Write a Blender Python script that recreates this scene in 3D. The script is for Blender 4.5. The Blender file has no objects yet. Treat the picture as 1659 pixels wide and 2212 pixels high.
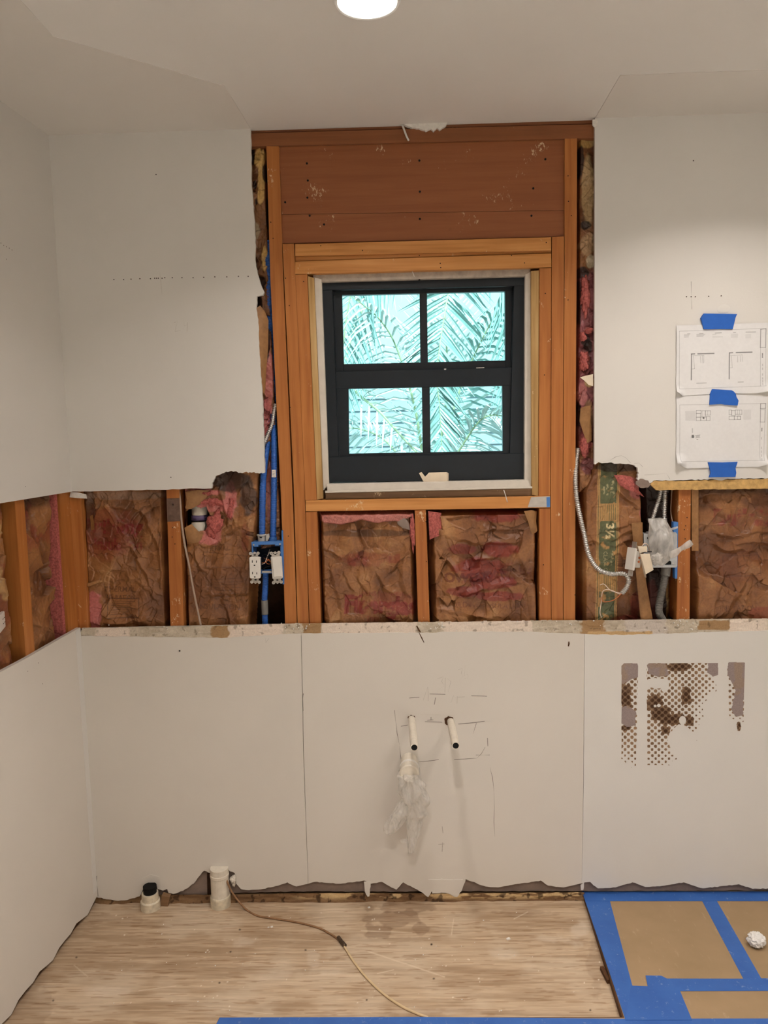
import bpy, bmesh, math, random
import numpy as np
from mathutils import Vector, Matrix

# ------------------------------------------------------------------ camera, world, lamps, exposure
SC = bpy.context.scene
COL = SC.collection
W, H, F = 1659.0, 2212.0, 1660.0
PITCH, YAW, ROLL = (math.radians(a) for a in (-6.095, -1.472, -1.204))
CAM = np.array([0.0, -2.35, 1.528])
FW = np.array([math.sin(YAW)*math.cos(PITCH), math.cos(YAW)*math.cos(PITCH), math.sin(PITCH)])
_r = np.array([math.cos(YAW), -math.sin(YAW), 0.0]); _u = np.cross(_r, FW)
RT = _r*math.cos(ROLL)+_u*math.sin(ROLL)
UP = -_r*math.sin(ROLL)+_u*math.cos(ROLL)
cam = bpy.data.cameras.new('camera'); camo = bpy.data.objects.new('camera', cam); COL.objects.link(camo)
camo.matrix_world = Matrix(((RT[0], UP[0], -FW[0], CAM[0]), (RT[1], UP[1], -FW[1], CAM[1]), (RT[2], UP[2], -FW[2], CAM[2]), (0, 0, 0, 1)))
cam.sensor_fit = 'VERTICAL'; cam.sensor_height = 24.0; cam.sensor_width = 18.0
cam.lens = 24.0*F/H; cam.clip_start = 0.02; cam.clip_end = 100
SC.camera = camo
SC.view_settings.view_transform = 'Standard'; SC.view_settings.look = 'None'
SC.view_settings.gamma = 1.0; SC.view_settings.use_curve_mapping = False
SC.view_settings.exposure = 0.0
try: SC.cycles.use_denoising = True
except Exception: pass

wd = bpy.data.worlds.new('world'); SC.world = wd; wd.use_nodes = True
bg = wd.node_tree.nodes['Background']
bg.inputs[0].default_value = (0.55, 0.92, 1.0, 1); bg.inputs[1].default_value = 1.6
sun = bpy.data.lights.new('sun', 'SUN'); sun.energy = 9.0; sun.angle = 0.02; sun.color = (0.76, 0.97, 1.0)
suno = bpy.data.objects.new('sun', sun); COL.objects.link(suno)
suno.rotation_euler = (math.radians(38), math.radians(12), 0)

CEIL = 2.415
LAMP_COL = (1.0, 0.915, 0.845)
def lamp(x, y, power, spread=150):
    l = bpy.data.lights.new('ceiling_lamp', 'AREA'); l.shape = 'DISK'; l.size = 0.118; l.energy = power; l.color = LAMP_COL
    l.spread = math.radians(spread)
    o = bpy.data.objects.new('ceiling_lamp', l); COL.objects.link(o); o.location = (x, y, CEIL-0.0135)
    return o
LAMPS = [(-0.056, -0.660, 5.4, 128), (0.955, -0.575, 5.8, 128), (-0.056, -1.95, 15.5, 108), (1.3, -1.95, 14.0, 108), (0.3, -3.2, 14.0, 90), (1.4, -3.2, 13.0, 90)]
for q in LAMPS: lamp(*q)

# ------------------------------------------------------------------ pixel <-> world
def ray(u, v): return RT*((u-W/2)/F) - UP*((v-H/2)/F) + FW
def onp(u, v, n, p0):
    d = ray(u, v); t = np.dot(np.array(p0)-CAM, n)/np.dot(d, n); return CAM+d*t
def P(u, v, y=0.0): return onp(u, v, (0, 1, 0), (0, y, 0))
def PF(u, v, z=0.0): return onp(u, v, (0, 0, 1), (0, 0, z))
LDX = 0.075
LN = np.array([1.0, -LDX, 0.0])
def PL(u, v, off=0.0): return onp(u, v, LN, (-1.027+off, 0, 0))
def proj(X, Y, Z):
    dx, dy, dz = X-CAM[0], Y-CAM[1], Z-CAM[2]
    a = dx*RT[0]+dy*RT[1]+dz*RT[2]; b = dx*UP[0]+dy*UP[1]+dz*UP[2]; c = dx*FW[0]+dy*FW[1]+dz*FW[2]
    return W/2+F*a/c, H/2-F*b/c

def S(r, g, b):
    f = lambda c: (c/255/12.92) if c <= 10.3 else ((c/255+0.055)/1.055)**2.4
    return (f(r), f(g), f(b))

# ------------------------------------------------------------------ noise
_T = {}
def vn(x, y, seed):
    if seed not in _T: _T[seed] = np.random.RandomState(seed).rand(128, 128)
    T = _T[seed]
    ix = np.floor(x).astype(int); iy = np.floor(y).astype(int)
    fx = x-ix; fy = y-iy; fx = fx*fx*(3-2*fx); fy = fy*fy*(3-2*fy)
    a = T[ix % 128, iy % 128]; b = T[(ix+1) % 128, iy % 128]; c = T[ix % 128, (iy+1) % 128]; d = T[(ix+1) % 128, (iy+1) % 128]
    return (a*(1-fx)+b*fx)*(1-fy)+(c*(1-fx)+d*fx)*fy
def fbm(x, y, seed, o=4):
    s = 0; a = 0.5; n = 0
    for k in range(o):
        s = s+a*vn(x*2**k+7.3*k, y*2**k+3.1*k, seed+k); n += a; a *= 0.5
    return s/n
def sst(a, b, x):
    t = np.clip((x-a)/(b-a), 0, 1); return t*t*(3-2*t)
def inpoly(X, Y, poly):
    m = np.zeros(X.shape, bool); n = len(poly); j = n-1
    for i in range(n):
        xi, yi = poly[i]; xj, yj = poly[j]
        c = ((yi > Y) != (yj > Y)); d = (yj-yi) if abs(yj-yi) > 1e-12 else 1e-12
        m ^= c & (X < (xj-xi)*(Y-yi)/d+xi); j = i
    return m
def dpoly(X, Y, poly):
    D = np.full(X.shape, 1e9); n = len(poly)
    for i in range(n):
        ax, ay = poly[i]; bx, by = poly[(i+1) % n]; dx, dy = bx-ax, by-ay; L = dx*dx+dy*dy+1e-12
        t = np.clip(((X-ax)*dx+(Y-ay)*dy)/L, 0, 1)
        D = np.minimum(D, np.hypot(X-ax-t*dx, Y-ay-t*dy))
    return D
def dseg(X, Y, a, b):
    dx, dy = b[0]-a[0], b[1]-a[1]; t = np.clip(((X-a[0])*dx+(Y-a[1])*dy)/(dx*dx+dy*dy+1e-12), 0, 1)
    return np.hypot(X-a[0]-t*dx, Y-a[1]-t*dy)
def textmask(U, V, body, cu, cv, size, rot=0.0, bold=0.02, sx=1.0):
    """which grid points lie under a line of lettering centred at (cu, cv), size = capital height"""
    c = bpy.data.curves.new('lettering', 'FONT'); c.body = body; c.align_x = 'CENTER'; c.align_y = 'CENTER'; c.offset = bold; c.resolution_u = 3
    o = bpy.data.objects.new('lettering', c); me = o.to_mesh(); me.calc_loop_triangles()
    v = np.array([x.co[:2] for x in me.vertices]).reshape(-1, 2)*size/0.7; v[:, 0] *= sx
    tri = [tuple(t.vertices) for t in me.loop_triangles]
    o.to_mesh_clear(); bpy.data.objects.remove(o); bpy.data.curves.remove(c)
    cr, sr = math.cos(rot), math.sin(rot)
    pu = cu+v[:, 0]*cr+v[:, 1]*sr; pv = cv+v[:, 0]*sr-v[:, 1]*cr
    m = np.zeros(U.shape, bool)
    if not len(v): return m
    near = (U > pu.min()-2) & (U < pu.max()+2) & (V > pv.min()-2) & (V < pv.max()+2)
    u, w = U[near], V[near]; mm = np.zeros(u.shape, bool)
    for t in tri:
        (ax, bx, cx), (ay, by, cy) = pu[list(t)], pv[list(t)]
        s = (bx-ax)*(w-ay)-(by-ay)*(u-ax); q = (cx-bx)*(w-by)-(cy-by)*(u-bx); r = (ax-cx)*(w-cy)-(ay-cy)*(u-cx)
        mm |= ((s >= 0) & (q >= 0) & (r >= 0)) | ((s <= 0) & (q <= 0) & (r <= 0))
    m[near] = mm
    return m

# ------------------------------------------------------------------ objects
def tag(o, label=None, cat=None, group=None, kind=None):
    if label: o['label'] = label
    if cat: o['category'] = cat
    if group: o['group'] = group
    if kind: o['kind'] = kind
    return o
def empty(name, loc, label=None, cat=None, group=None, kind=None):
    o = bpy.data.objects.new(name, None); COL.objects.link(o); o.location = loc; o.empty_display_size = 0.05
    return tag(o, label, cat, group, kind)
def worldloc(o):
    v = Vector((0, 0, 0))
    while o: v += o.location; o = o.parent
    return v
def link(me, name, org, parent):
    o = bpy.data.objects.new(name, me); COL.objects.link(o)
    org = Vector(org)
    if parent: o.parent = parent; o.location = org-worldloc(parent)
    else: o.location = org
    return o
def mk(name, verts, faces, m, parent=None, smooth=False, label=None, cat=None, group=None, kind=None, col=None):
    v = np.asarray([tuple(x) for x in verts], float).reshape(-1, 3) if not isinstance(verts, np.ndarray) else verts
    lo, hi = v.min(0), v.max(0); org = np.array([(lo[0]+hi[0])/2, (lo[1]+hi[1])/2, lo[2]])
    me = bpy.data.meshes.new(name)
    if isinstance(faces, np.ndarray):
        n = len(faces); me.vertices.add(len(v)); me.vertices.foreach_set('co', (v-org).astype(np.float32).ravel())
        k = faces.shape[1]
        me.loops.add(n*k); me.loops.foreach_set('vertex_index', faces.astype(np.int32).ravel())
        me.polygons.add(n); me.polygons.foreach_set('loop_start', np.arange(0, n*k, k, dtype=np.int32))
        me.update(calc_edges=True)
    else:
        me.from_pydata([tuple(x) for x in (v-org)], [], faces)
    if smooth: me.polygons.foreach_set('use_smooth', [True]*len(me.polygons))
    if col is not None:
        a = me.color_attributes.new('Col', 'FLOAT_COLOR', 'POINT')
        c = np.ones((len(v), 4), np.float32); c[:, :3] = col; a.data.foreach_set('color', c.ravel())
    me.materials.append(m); me.update()
    return tag(link(me, name, org, parent), label, cat, group, kind)
def bmk(name, bm, m, parent=None, **k):
    bmesh.ops.recalc_face_normals(bm, faces=bm.faces)
    bm.verts.index_update()
    v = [x.co[:] for x in bm.verts]; f = [[q.index for q in x.verts] for x in bm.faces]; bm.free()
    return mk(name, v, f, m, parent, **k)
def prism(front, back):
    """verts/faces of a solid between two matching outlines"""
    n = len(front); v = list(front)+list(back)
    f = [list(range(n)), list(range(2*n-1, n-1, -1))]+[[i, n+i, n+(i+1) % n, (i+1) % n] for i in range(n)]
    return v, f
def offset4(pts, c):
    """shrinks a small outline in the xz plane"""
    out = []; n = len(pts)
    A = sum(pts[i][0]*pts[(i+1) % n][2]-pts[(i+1) % n][0]*pts[i][2] for i in range(n)); sg = 1 if A > 0 else -1
    for i in range(n):
        p, a, b = (np.array([pts[k % n][0], pts[k % n][2]]) for k in (i, i-1, i+1))
        e1 = (p-a)/(np.linalg.norm(p-a)+1e-9); e2 = (b-p)/(np.linalg.norm(b-p)+1e-9)
        n1 = np.array([-e1[1], e1[0]])*sg; n2 = np.array([-e2[1], e2[0]])*sg
        q = p+(n1+n2)*c/max(0.3, 1+np.dot(n1, n2)); out.append((q[0], pts[i][1], q[1]))
    return out
def slab(name, px, y, th, m, parent=None, ch=0.0, **k):
    """a board facing the room: outline in pixels on the plane y, th thick"""
    fr = [P(u, v, y) for u, v in px]
    bk = [(p[0], y+th, p[2]) for p in fr]
    if ch:
        n = len(fr); f2 = offset4(fr, ch); f1 = [(p[0], y+ch, p[2]) for p in fr]
        v = list(f2)+f1+bk
        f = [list(range(n)), list(range(3*n-1, 2*n-1, -1))]
        for a in (0, n): f += [[a+i, a+n+i, a+n+(i+1) % n, a+(i+1) % n] for i in range(n)]
    else: v, f = prism(fr, bk)
    bm = bmesh.new(); vs = [bm.verts.new(p) for p in v]
    for q in f: bm.faces.new([vs[i] for i in q])
    return bmk(name, bm, m, parent, **k)
def grid(name, px, plane, step, hfn, cfn, m, parent=None, mask=None, lip=0.0, **k):
    """a fine surface over an outline given in pixels on the plane y=plane; hfn(X,Z,U,V,D) -> y, cfn -> colour"""
    pl = [(p[0], p[2]) for p in (P(u, v, plane) for u, v in px)]
    a = np.array(pl); lo, hi = a.min(0), a.max(0)
    nx = max(2, int((hi[0]-lo[0])/step)+1); nz = max(2, int((hi[1]-lo[1])/step)+1)
    X, Z = np.meshgrid(np.linspace(lo[0], hi[0], nx), np.linspace(lo[1], hi[1], nz))
    U, V = proj(X, np.full_like(X, plane), Z); D = dpoly(X, Z, pl)
    ok = inpoly(X, Z, pl) | (D < step*0.3)
    if mask is not None: ok &= mask(X, Z, U, V)
    Y = hfn(X, Z, U, V, D)+0*X
    C = cfn(X, Z, U, V, D) if cfn else None
    idx = np.arange(nx*nz).reshape(nz, nx)
    q = (ok[:-1, :-1].astype(int)+ok[:-1, 1:]+ok[1:, 1:]+ok[1:, :-1]) >= (3 if lip == 0 else 4)
    fc = np.stack([idx[:-1, :-1][q], idx[:-1, 1:][q], idx[1:, 1:][q], idx[1:, :-1][q]], 1)
    used, inv = np.unique(fc, return_inverse=True)
    v = np.stack([X.ravel(), Y.ravel(), Z.ravel()], 1)[used]
    c = C.reshape(-1, 3)[used] if C is not None else None
    return mk(name, v, inv.reshape(-1, 4), m, parent, smooth=True, col=c, **k)
def crom(pts, step):
    p = [np.array(q, float) for q in pts]
    if len(p) == 2: n = max(2, int(np.linalg.norm(p[1]-p[0])/step)); return [p[0]+(p[1]-p[0])*i/n for i in range(n+1)]
    p = [2*p[0]-p[1]]+p+[2*p[-1]-p[-2]]; out = []
    for i in range(1, len(p)-2):
        n = max(2, int(np.linalg.norm(p[i+1]-p[i])/step))
        for k in range(n):
            t = k/n; out.append(0.5*((2*p[i])+(p[i+1]-p[i-1])*t+(2*p[i-1]-5*p[i]+4*p[i+1]-p[i+2])*t*t+(3*p[i]-p[i-1]-3*p[i+1]+p[i+2])*t**3))
    out.append(p[-2]); return out
def tubevf(pts, r, seg=10, step=0.004, cap=True, flat=1.0):
    """r: radius, or a function of (arc length, share of length)"""
    c = np.array(crom(pts, step)); d = np.gradient(c, axis=0); d /= np.linalg.norm(d, axis=1)[:, None]+1e-9
    s = np.concatenate([[0], np.cumsum(np.linalg.norm(np.diff(c, axis=0), axis=1))])
    ref = np.array([0.0, 1.0, 0.0]) if abs(d[0][1]) < 0.8 else np.array([1.0, 0.0, 0.0])
    v = []; n = np.cross(d[0], ref)
    for i in range(len(c)):
        n = n-d[i]*np.dot(n, d[i]); n /= np.linalg.norm(n)+1e-9; b = np.cross(d[i], n)
        rr = r(s[i], s[i]/s[-1]) if callable(r) else r
        for k in range(seg):
            a = 2*math.pi*k/seg; v.append(c[i]+n*math.cos(a)*rr+b*math.sin(a)*rr*flat)
    N = len(c); f = [[i*seg+k, i*seg+(k+1) % seg, (i+1)*seg+(k+1) % seg, (i+1)*seg+k] for i in range(N-1) for k in range(seg)]
    if cap: f += [list(range(seg-1, -1, -1)), list(range((N-1)*seg, N*seg))]
    return v, f
def tube(name, pts, r, m, parent=None, seg=10, step=0.004, cap=True, flat=1.0, smooth=True, **k):
    v, f = tubevf(pts, r, seg, step, cap, flat)
    return mk(name, v, f, m, parent, smooth=smooth, **k)
def join(parts):
    v, f = [], []
    for a, b in parts: n = len(v); v += [tuple(x) for x in a]; f += [[i+n for i in q] for q in b]
    return v, f
def boxvf(c, s, rot=None):
    v = [np.array([x*s[0]/2, y*s[1]/2, z*s[2]/2]) for x in (-1, 1) for y in (-1, 1) for z in (-1, 1)]
    if rot is not None: v = [np.array(rot @ Vector(q)) for q in v]
    return [q+np.array(c) for q in v], [[0, 1, 3, 2], [4, 6, 7, 5], [0, 4, 5, 1], [2, 3, 7, 6], [0, 2, 6, 4], [1, 5, 7, 3]]
def box(name, c, s, m, parent=None, rot=None, bev=0.0, **k):
    v, f = boxvf(c, s, rot); bm = bmesh.new(); vs = [bm.verts.new(p) for p in v]
    for q in f: bm.faces.new([vs[i] for i in q])
    if bev: bmesh.ops.bevel(bm, geom=list(bm.edges), offset=bev, segments=2, affect='EDGES', profile=0.5)
    return bmk(name, bm, m, parent, **k)
def lathevf(prof, c, seg=28, axis=(0, 0, 1)):
    """prof: (radius, height) pairs turned about an axis through c"""
    q = Vector((0, 0, 1)).rotation_difference(Vector(axis)).to_matrix(); v = []
    for r, h in prof:
        for k in range(seg):
            a = 2*math.pi*k/seg; v.append(np.array(q @ Vector((r*math.cos(a), r*math.sin(a), h)))+np.array(c))
    N = len(prof); f = [[i*seg+k, i*seg+(k+1) % seg, (i+1)*seg+(k+1) % seg, (i+1)*seg+k] for i in range(N-1) for k in range(seg)]
    return v, f
def lathe(name, prof, c, m, parent=None, seg=28, axis=(0, 0, 1), smooth=False, **k):
    v, f = lathevf(prof, c, seg, axis); bm = bmesh.new(); vs = [bm.verts.new(p) for p in v]
    for q in f:
        try: bm.faces.new([vs[i] for i in q])
        except Exception: pass
    bmesh.ops.remove_doubles(bm, verts=bm.verts, dist=1e-6)
    return bmk(name, bm, m, parent, smooth=smooth, **k)
def lump(name, c, r, m, parent=None, seed=0, amp=0.35, fr=60, sub=4, rot=None, **k):
    bm = bmesh.new(); bmesh.ops.create_icosphere(bm, subdivisions=sub, radius=1.0)
    from mathutils import noise
    for v in bm.verts:
        n = v.co.normalized(); q = Vector((n.x*r[0], n.y*r[1], n.z*r[2]))
        d = 1+amp*(noise.noise(q*fr+Vector((seed*3.1, seed, 0)))+0.5*noise.noise(q*fr*2.7+Vector((0, seed*1.7, 5)))+0.3*noise.noise(q*fr*6+Vector((3, seed*1.7, 5))))
        q = q*d
        if rot is not None: q = rot @ q
        v.co = q+Vector(c)
    return bmk(name, bm, m, parent, smooth=True, **k)
def ribbon(pts, w):
    """flat strip along a list of (x, y, z) points in a plane facing -y"""
    p = [np.array(q, float) for q in pts]; v = []
    for i, q in enumerate(p):
        d = p[min(i+1, len(p)-1)]-p[max(i-1, 0)]; n = np.array([-d[2], 0, d[0]]); n /= np.linalg.norm(n)+1e-9
        ww = w*(0.6+0.5*math.sin(i*2.3+q[0]*90)) if len(p) > 2 else w
        v += [q+n*ww/2, q-n*ww/2]
    return v, [[2*i, 2*i+1, 2*i+3, 2*i+2] for i in range(len(p)-1)]

# ------------------------------------------------------------------ materials
class N:
    def __init__(s, name, rough=0.6, spec=0.4):
        s.m = bpy.data.materials.new(name); s.m.use_nodes = True; s.t = s.m.node_tree; s.b = s.t.nodes['Principled BSDF']
        s.b.inputs['Roughness'].default_value = rough; s.b.inputs['Specular IOR Level'].default_value = spec
        s.tc = s.t.nodes.new('ShaderNodeTexCoord'); s.oi = s.t.nodes.new('ShaderNodeObjectInfo')
    def n(s, t, **k):
        x = s.t.nodes.new(t)
        for a, v in k.items(): setattr(x, a, v)
        return x
    def l(s, a, b): s.t.links.new(a, b)
    def coord(s, scale=(1, 1, 1), rnd=True, kind='Object'):
        mp = s.n('ShaderNodeMapping'); mp.inputs['Scale'].default_value = scale; s.l(s.tc.outputs[kind], mp.inputs['Vector'])
        if rnd:
            mul = s.n('ShaderNodeMath', operation='MULTIPLY'); s.l(s.oi.outputs['Random'], mul.inputs[0]); mul.inputs[1].default_value = 37.0
            cx = s.n('ShaderNodeCombineXYZ'); [s.l(mul.outputs[0], cx.inputs[i]) for i in range(3)]; s.l(cx.outputs[0], mp.inputs['Location'])
        return mp.outputs[0]
    def noise(s, vec, scale, detail=4, rough=0.6, dist=0.0):
        x = s.n('ShaderNodeTexNoise'); x.inputs['Scale'].default_value = scale; x.inputs['Detail'].default_value = detail
        x.inputs['Roughness'].default_value = rough; x.inputs['Distortion'].default_value = dist; s.l(vec, x.inputs['Vector']); return x.outputs['Fac']
    def ramp(s, fac, stops):
        x = s.n('ShaderNodeValToRGB'); e = x.color_ramp.elements
        while len(e) < len(stops): e.new(0.5)
        for q, (p, c) in zip(e, stops): q.position = p; q.color = (*c, 1) if len(c) == 3 else c
        s.l(fac, x.inputs['Fac']); return x.outputs['Color']
    def mix(s, fac, a, b, mode='MIX'):
        x = s.n('ShaderNodeMix', data_type='RGBA', blend_type=mode)
        for v, i in ((fac, 0), (a, 6), (b, 7)):
            if isinstance(v, (int, float)): x.inputs[i].default_value = v
            elif isinstance(v, tuple): x.inputs[i].default_value = (*v, 1)
            else: s.l(v, x.inputs[i])
        return x.outputs[2]
    def col(s, c):
        if isinstance(c, tuple): s.b.inputs['Base Color'].default_value = (*c, 1)
        else: s.l(c, s.b.inputs['Base Color'])
        return s
    def bump(s, fac, dist, strength=0.6):
        x = s.n('ShaderNodeBump'); x.inputs['Distance'].default_value = dist; x.inputs['Strength'].default_value = strength
        s.l(fac, x.inputs['Height']); s.l(x.outputs[0], s.b.inputs['Normal']); return s
def flat(name, c, rough=0.6, spec=0.4, var=0.12, scale=60, metal=0.0, bump=0.0):
    k = N(name, rough, spec); v = k.noise(k.coord(), scale)
    k.col(k.ramp(v, [(0.3, tuple(x*(1-var) for x in c)), (0.7, tuple(min(1, x*(1+var)) for x in c))]))
    k.b.inputs['Metallic'].default_value = metal
    if bump: k.bump(v, bump)
    return k.m
def wood(name, dark, mid, light, grain='Z', flecks=0.0, rough=0.5, knots=True):
    k = N(name, rough, 0.35)
    sc = {'Z': (1, 1, 0.05), 'X': (0.05, 1, 1), 'Y': (1, 0.05, 1)}[grain]
    g = k.noise(k.coord(sc), 70, 4, 0.55, 0.4); big = k.noise(k.coord(tuple(max(q, 0.3) for q in sc)), 9, 3, 0.5)
    c = k.ramp(g, [(0.22, dark), (0.5, mid), (0.8, light)])
    c = k.mix(k.ramp(big, [(0.35, (0, 0, 0)), (0.7, (0.7, 0.7, 0.7))]), c, k.mix(0.5, c, dark))
    if knots:
        vo = k.n('ShaderNodeTexVoronoi'); vo.inputs['Scale'].default_value = 7.0; k.l(k.coord((1, 1, 0.75) if grain == 'Z' else (0.75, 1, 1)), vo.inputs['Vector'])
        vo.inputs['Randomness'].default_value = 1.0
        kn = k.ramp(vo.outputs['Distance'], [(0.02, (0.85, 0.85, 0.85)), (0.055, (0.35, 0.35, 0.35)), (0.075, (0, 0, 0))])
        c = k.mix(kn, c, tuple(q*0.4 for q in dark))
    if flecks:
        f1 = k.noise(k.coord((1, 1, 0.6)), 130, 5, 0.75, 0.4); f2 = k.noise(k.coord(), 14, 2, 0.5)
        mm = k.n('ShaderNodeMath', operation='MULTIPLY'); k.l(f1, mm.inputs[0]); k.l(f2, mm.inputs[1])
        th = 0.425-0.05*flecks
        c = k.mix(k.ramp(mm.outputs[0], [(th, (0, 0, 0)), (th+0.025, (0.85, 0.85, 0.85))]), c, S(222, 196, 158))
    k.col(c); k.bump(g, 0.0006, 0.5)
    return k.m
def vcol(name, rough=0.7, spec=0.3, ns=220, var=0.16, bump=0.0003, sc=(1, 1, 1)):
    k = N(name, rough, spec); a = k.n('ShaderNodeVertexColor', layer_name='Col')
    v = k.noise(k.coord(sc), ns, 4, 0.6)
    k.col(k.mix(1.0, a.outputs['Color'], k.ramp(v, [(0.25, (1-var,)*3), (0.75, (1+var,)*3)]), 'MULTIPLY'))
    if bump: k.bump(v, bump)
    return k.m
def paint(name, c, rough=0.55):
    k = N(name, rough, 0.35); a = k.noise(k.coord(), 2.2, 4, 0.6); b = k.noise(k.coord(), 240, 3, 0.5)
    k.col(k.ramp(a, [(0.3, tuple(x*0.955 for x in c)), (0.7, c)])); k.bump(b, 0.0004, 0.35)
    return k.m

M = {}
M['paint'] = paint('wall_paint', (0.70, 0.675, 0.635))
M['paint_warm'] = paint('wall_paint_warm', (0.685, 0.645, 0.59))
M['paint_right'] = paint('wall_paint_right', (0.71, 0.69, 0.655))
M['ceil'] = paint('ceiling_paint', (0.74, 0.715, 0.68), 0.7)
M['far_paint'] = paint('far_wall_paint', (0.80, 0.78, 0.75))
M['bouncecloth'] = flat('bounce_cloth', (0.70, 0.68, 0.63), 0.9, 0.1, 0.08, 20)
M['ceil_bare'] = paint('ceiling_bare', (0.69, 0.655, 0.61), 0.8)
M['gyp'] = flat('gypsum', (0.60, 0.55, 0.47), 0.9, 0.1, 0.25, 90, bump=0.002)
M['core'] = flat('torn_core', S(196, 160, 104), 0.9, 0.1, 0.25, 60, bump=0.002)
M['stud'] = wood('stud_pine', (0.33, 0.105, 0.024), (0.45, 0.165, 0.040), (0.55, 0.225, 0.062), 'Z', 0.30)
M['stud_fleck'] = wood('stud_pine_painted', (0.31, 0.095, 0.022), (0.42, 0.145, 0.034), (0.52, 0.20, 0.052), 'Z', 1.0)
M['beam'] = wood('beam_pine', (0.42, 0.165, 0.040), (0.60, 0.265, 0.075), (0.70, 0.35, 0.12), 'X', 0.55)
M['plate'] = wood('plate_pine', (0.20, 0.070, 0.026), (0.25, 0.088, 0.033), (0.30, 0.11, 0.042), 'X', 0.4)
M['sheath'] = wood('sheathing_fir', (0.25, 0.080, 0.030), (0.29, 0.098, 0.037), (0.33, 0.12, 0.046), 'X', 0.45)
M['jambwood'] = wood('jamb_pine', (0.30, 0.16, 0.05), (0.50, 0.31, 0.12), (0.62, 0.44, 0.21), 'Z', 0.4, knots=False)
M['oldwood'] = wood('old_wood', (0.16, 0.09, 0.045), (0.26, 0.15, 0.075), (0.38, 0.25, 0.14), 'X', 0.5, knots=False)
M['dark'] = flat('dark_backing', (0.035, 0.018, 0.010), 0.9, 0.1, 0.4, 20)
M['kraft'] = vcol('kraft_paper', 0.42, 0.45, 160, 0.2, 0.0006)
M['kraftflap'] = flat('kraft_flap', S(150, 108, 66), 0.5, 0.4, 0.2, 60)
M['pink'] = flat('pink_fibre', S(176, 98, 92), 0.95, 0.05, 0.4, 160, bump=0.004)
M['vc'] = vcol('weathered', 0.85, 0.15, 260, 0.14, 0.0006)
M['floor'] = vcol('plywood', 0.62, 0.3, 120, 0.10, 0.0003, (0.12, 1, 1))
M['black'] = flat('black_window_paint', (0.0055, 0.0105, 0.0165), 0.36, 0.45, 0.15, 40)
M['whitecase'] = flat('white_casing', (0.62, 0.57, 0.50), 0.55, 0.3, 0.07, 25, bump=0.0003)
M['darkcase'] = flat('dark_casing', (0.42, 0.36, 0.30), 0.7, 0.3, 0.2, 40)  # grey-brown, darker than the side casing; used on the head
M['blue'] = flat('blue_pvc', S(48, 104, 190), 0.4, 0.45, 0.1, 60)
M['bluebox'] = flat('blue_box_plastic', S(70, 122, 190), 0.4, 0.45, 0.12, 60)
M['boxin'] = flat('box_inside', S(14, 26, 42), 0.6, 0.3, 0.2, 60)
M['device'] = flat('white_device', (0.74, 0.71, 0.66), 0.3, 0.5, 0.03, 40)
M['ivory'] = flat('ivory_card', S(222, 207, 184), 0.6, 0.3, 0.06, 40)
M['steel'] = flat('galvanised_steel', (0.58, 0.57, 0.55), 0.36, 0.5, 0.12, 120, metal=0.8)
M['steelpaint'] = flat('grey_steel', (0.50, 0.52, 0.54), 0.45, 0.5, 0.12, 80, metal=0.3)
M['rust'] = flat('dull_plate', (0.16, 0.10, 0.075), 0.55, 0.5, 0.3, 60, metal=0.5)
M['slot'] = flat('dark_slot', (0.006, 0.006, 0.006), 0.7, 0.2, 0.1)
M['copper'] = flat('copper_wire', S(190, 110, 66), 0.35, 0.5, 0.2, 80, metal=0.6)
M['wirewhite'] = flat('white_wire', S(225, 205, 190), 0.5, 0.4, 0.1, 80)
M['wireblack'] = flat('black_wire', S(30, 24, 22), 0.5, 0.4, 0.1, 80)
M['greypvc'] = flat('grey_pvc', S(120, 118, 114), 0.5, 0.4, 0.1, 60)
M['greycon'] = flat('grey_connector', S(186, 180, 172), 0.5, 0.4, 0.1, 60)
M['pvc'] = flat('white_pvc', (0.70, 0.64, 0.54), 0.4, 0.4, 0.08, 50)
M['pvcdirty'] = flat('dirty_pvc', (0.62, 0.55, 0.42), 0.4, 0.4, 0.2, 50)
M['cable'] = flat('cream_cable', S(208, 184, 146), 0.5, 0.4, 0.1, 60)
M['cabledirty'] = flat('dusty_cable', S(138, 104, 74), 0.7, 0.3, 0.3, 60)
M['greycable'] = flat('grey_cable', S(168, 146, 130), 0.5, 0.4, 0.1, 60)
M['paper'] = vcol('plan_paper', 0.7, 0.25, 90, 0.03, 0.0)
M['tape'] = flat('blue_tape', S(38, 98, 190), 0.55, 0.35, 0.05, 60)
M['pencil'] = flat('pencil_line', (0.10, 0.08, 0.07), 0.8, 0.1, 0.2, 300)
M['pencil_faint'] = flat('faint_pencil_line', (0.42, 0.38, 0.34), 0.8, 0.1, 0.2, 300)
M['plaster'] = flat('plaster_bits', (0.74, 0.71, 0.66), 0.9, 0.1, 0.1, 100, bump=0.001)
M['wad'] = flat('cotton', (0.80, 0.78, 0.75), 0.95, 0.05, 0.06, 200, bump=0.004)
M['greypaper'] = flat('torn_grey_paper', S(134, 118, 108), 0.8, 0.2, 0.12, 40)
M['edge'] = flat('floor_edge', S(84, 56, 36), 0.7, 0.2, 0.3, 60)
M['trimring'] = flat('white_trim_ring', (0.8, 0.8, 0.78), 0.4, 0.4, 0.02)
k = N('floor_paper', 0.6, 0.3); a1 = k.noise(k.coord(), 6, 4); b1 = k.noise(k.coord((1, 0.3, 1)), 70, 5, 0.7)
k.col(k.mix(k.ramp(b1, [(0.62, (0, 0, 0)), (0.8, (0.4, 0.4, 0.4))]), k.ramp(a1, [(0.3, S(150, 126, 94)), (0.7, S(164, 138, 106))]), S(220, 196, 168))); k.bump(a1, 0.002, 0.4); M['fpaper'] = k.m
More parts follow.
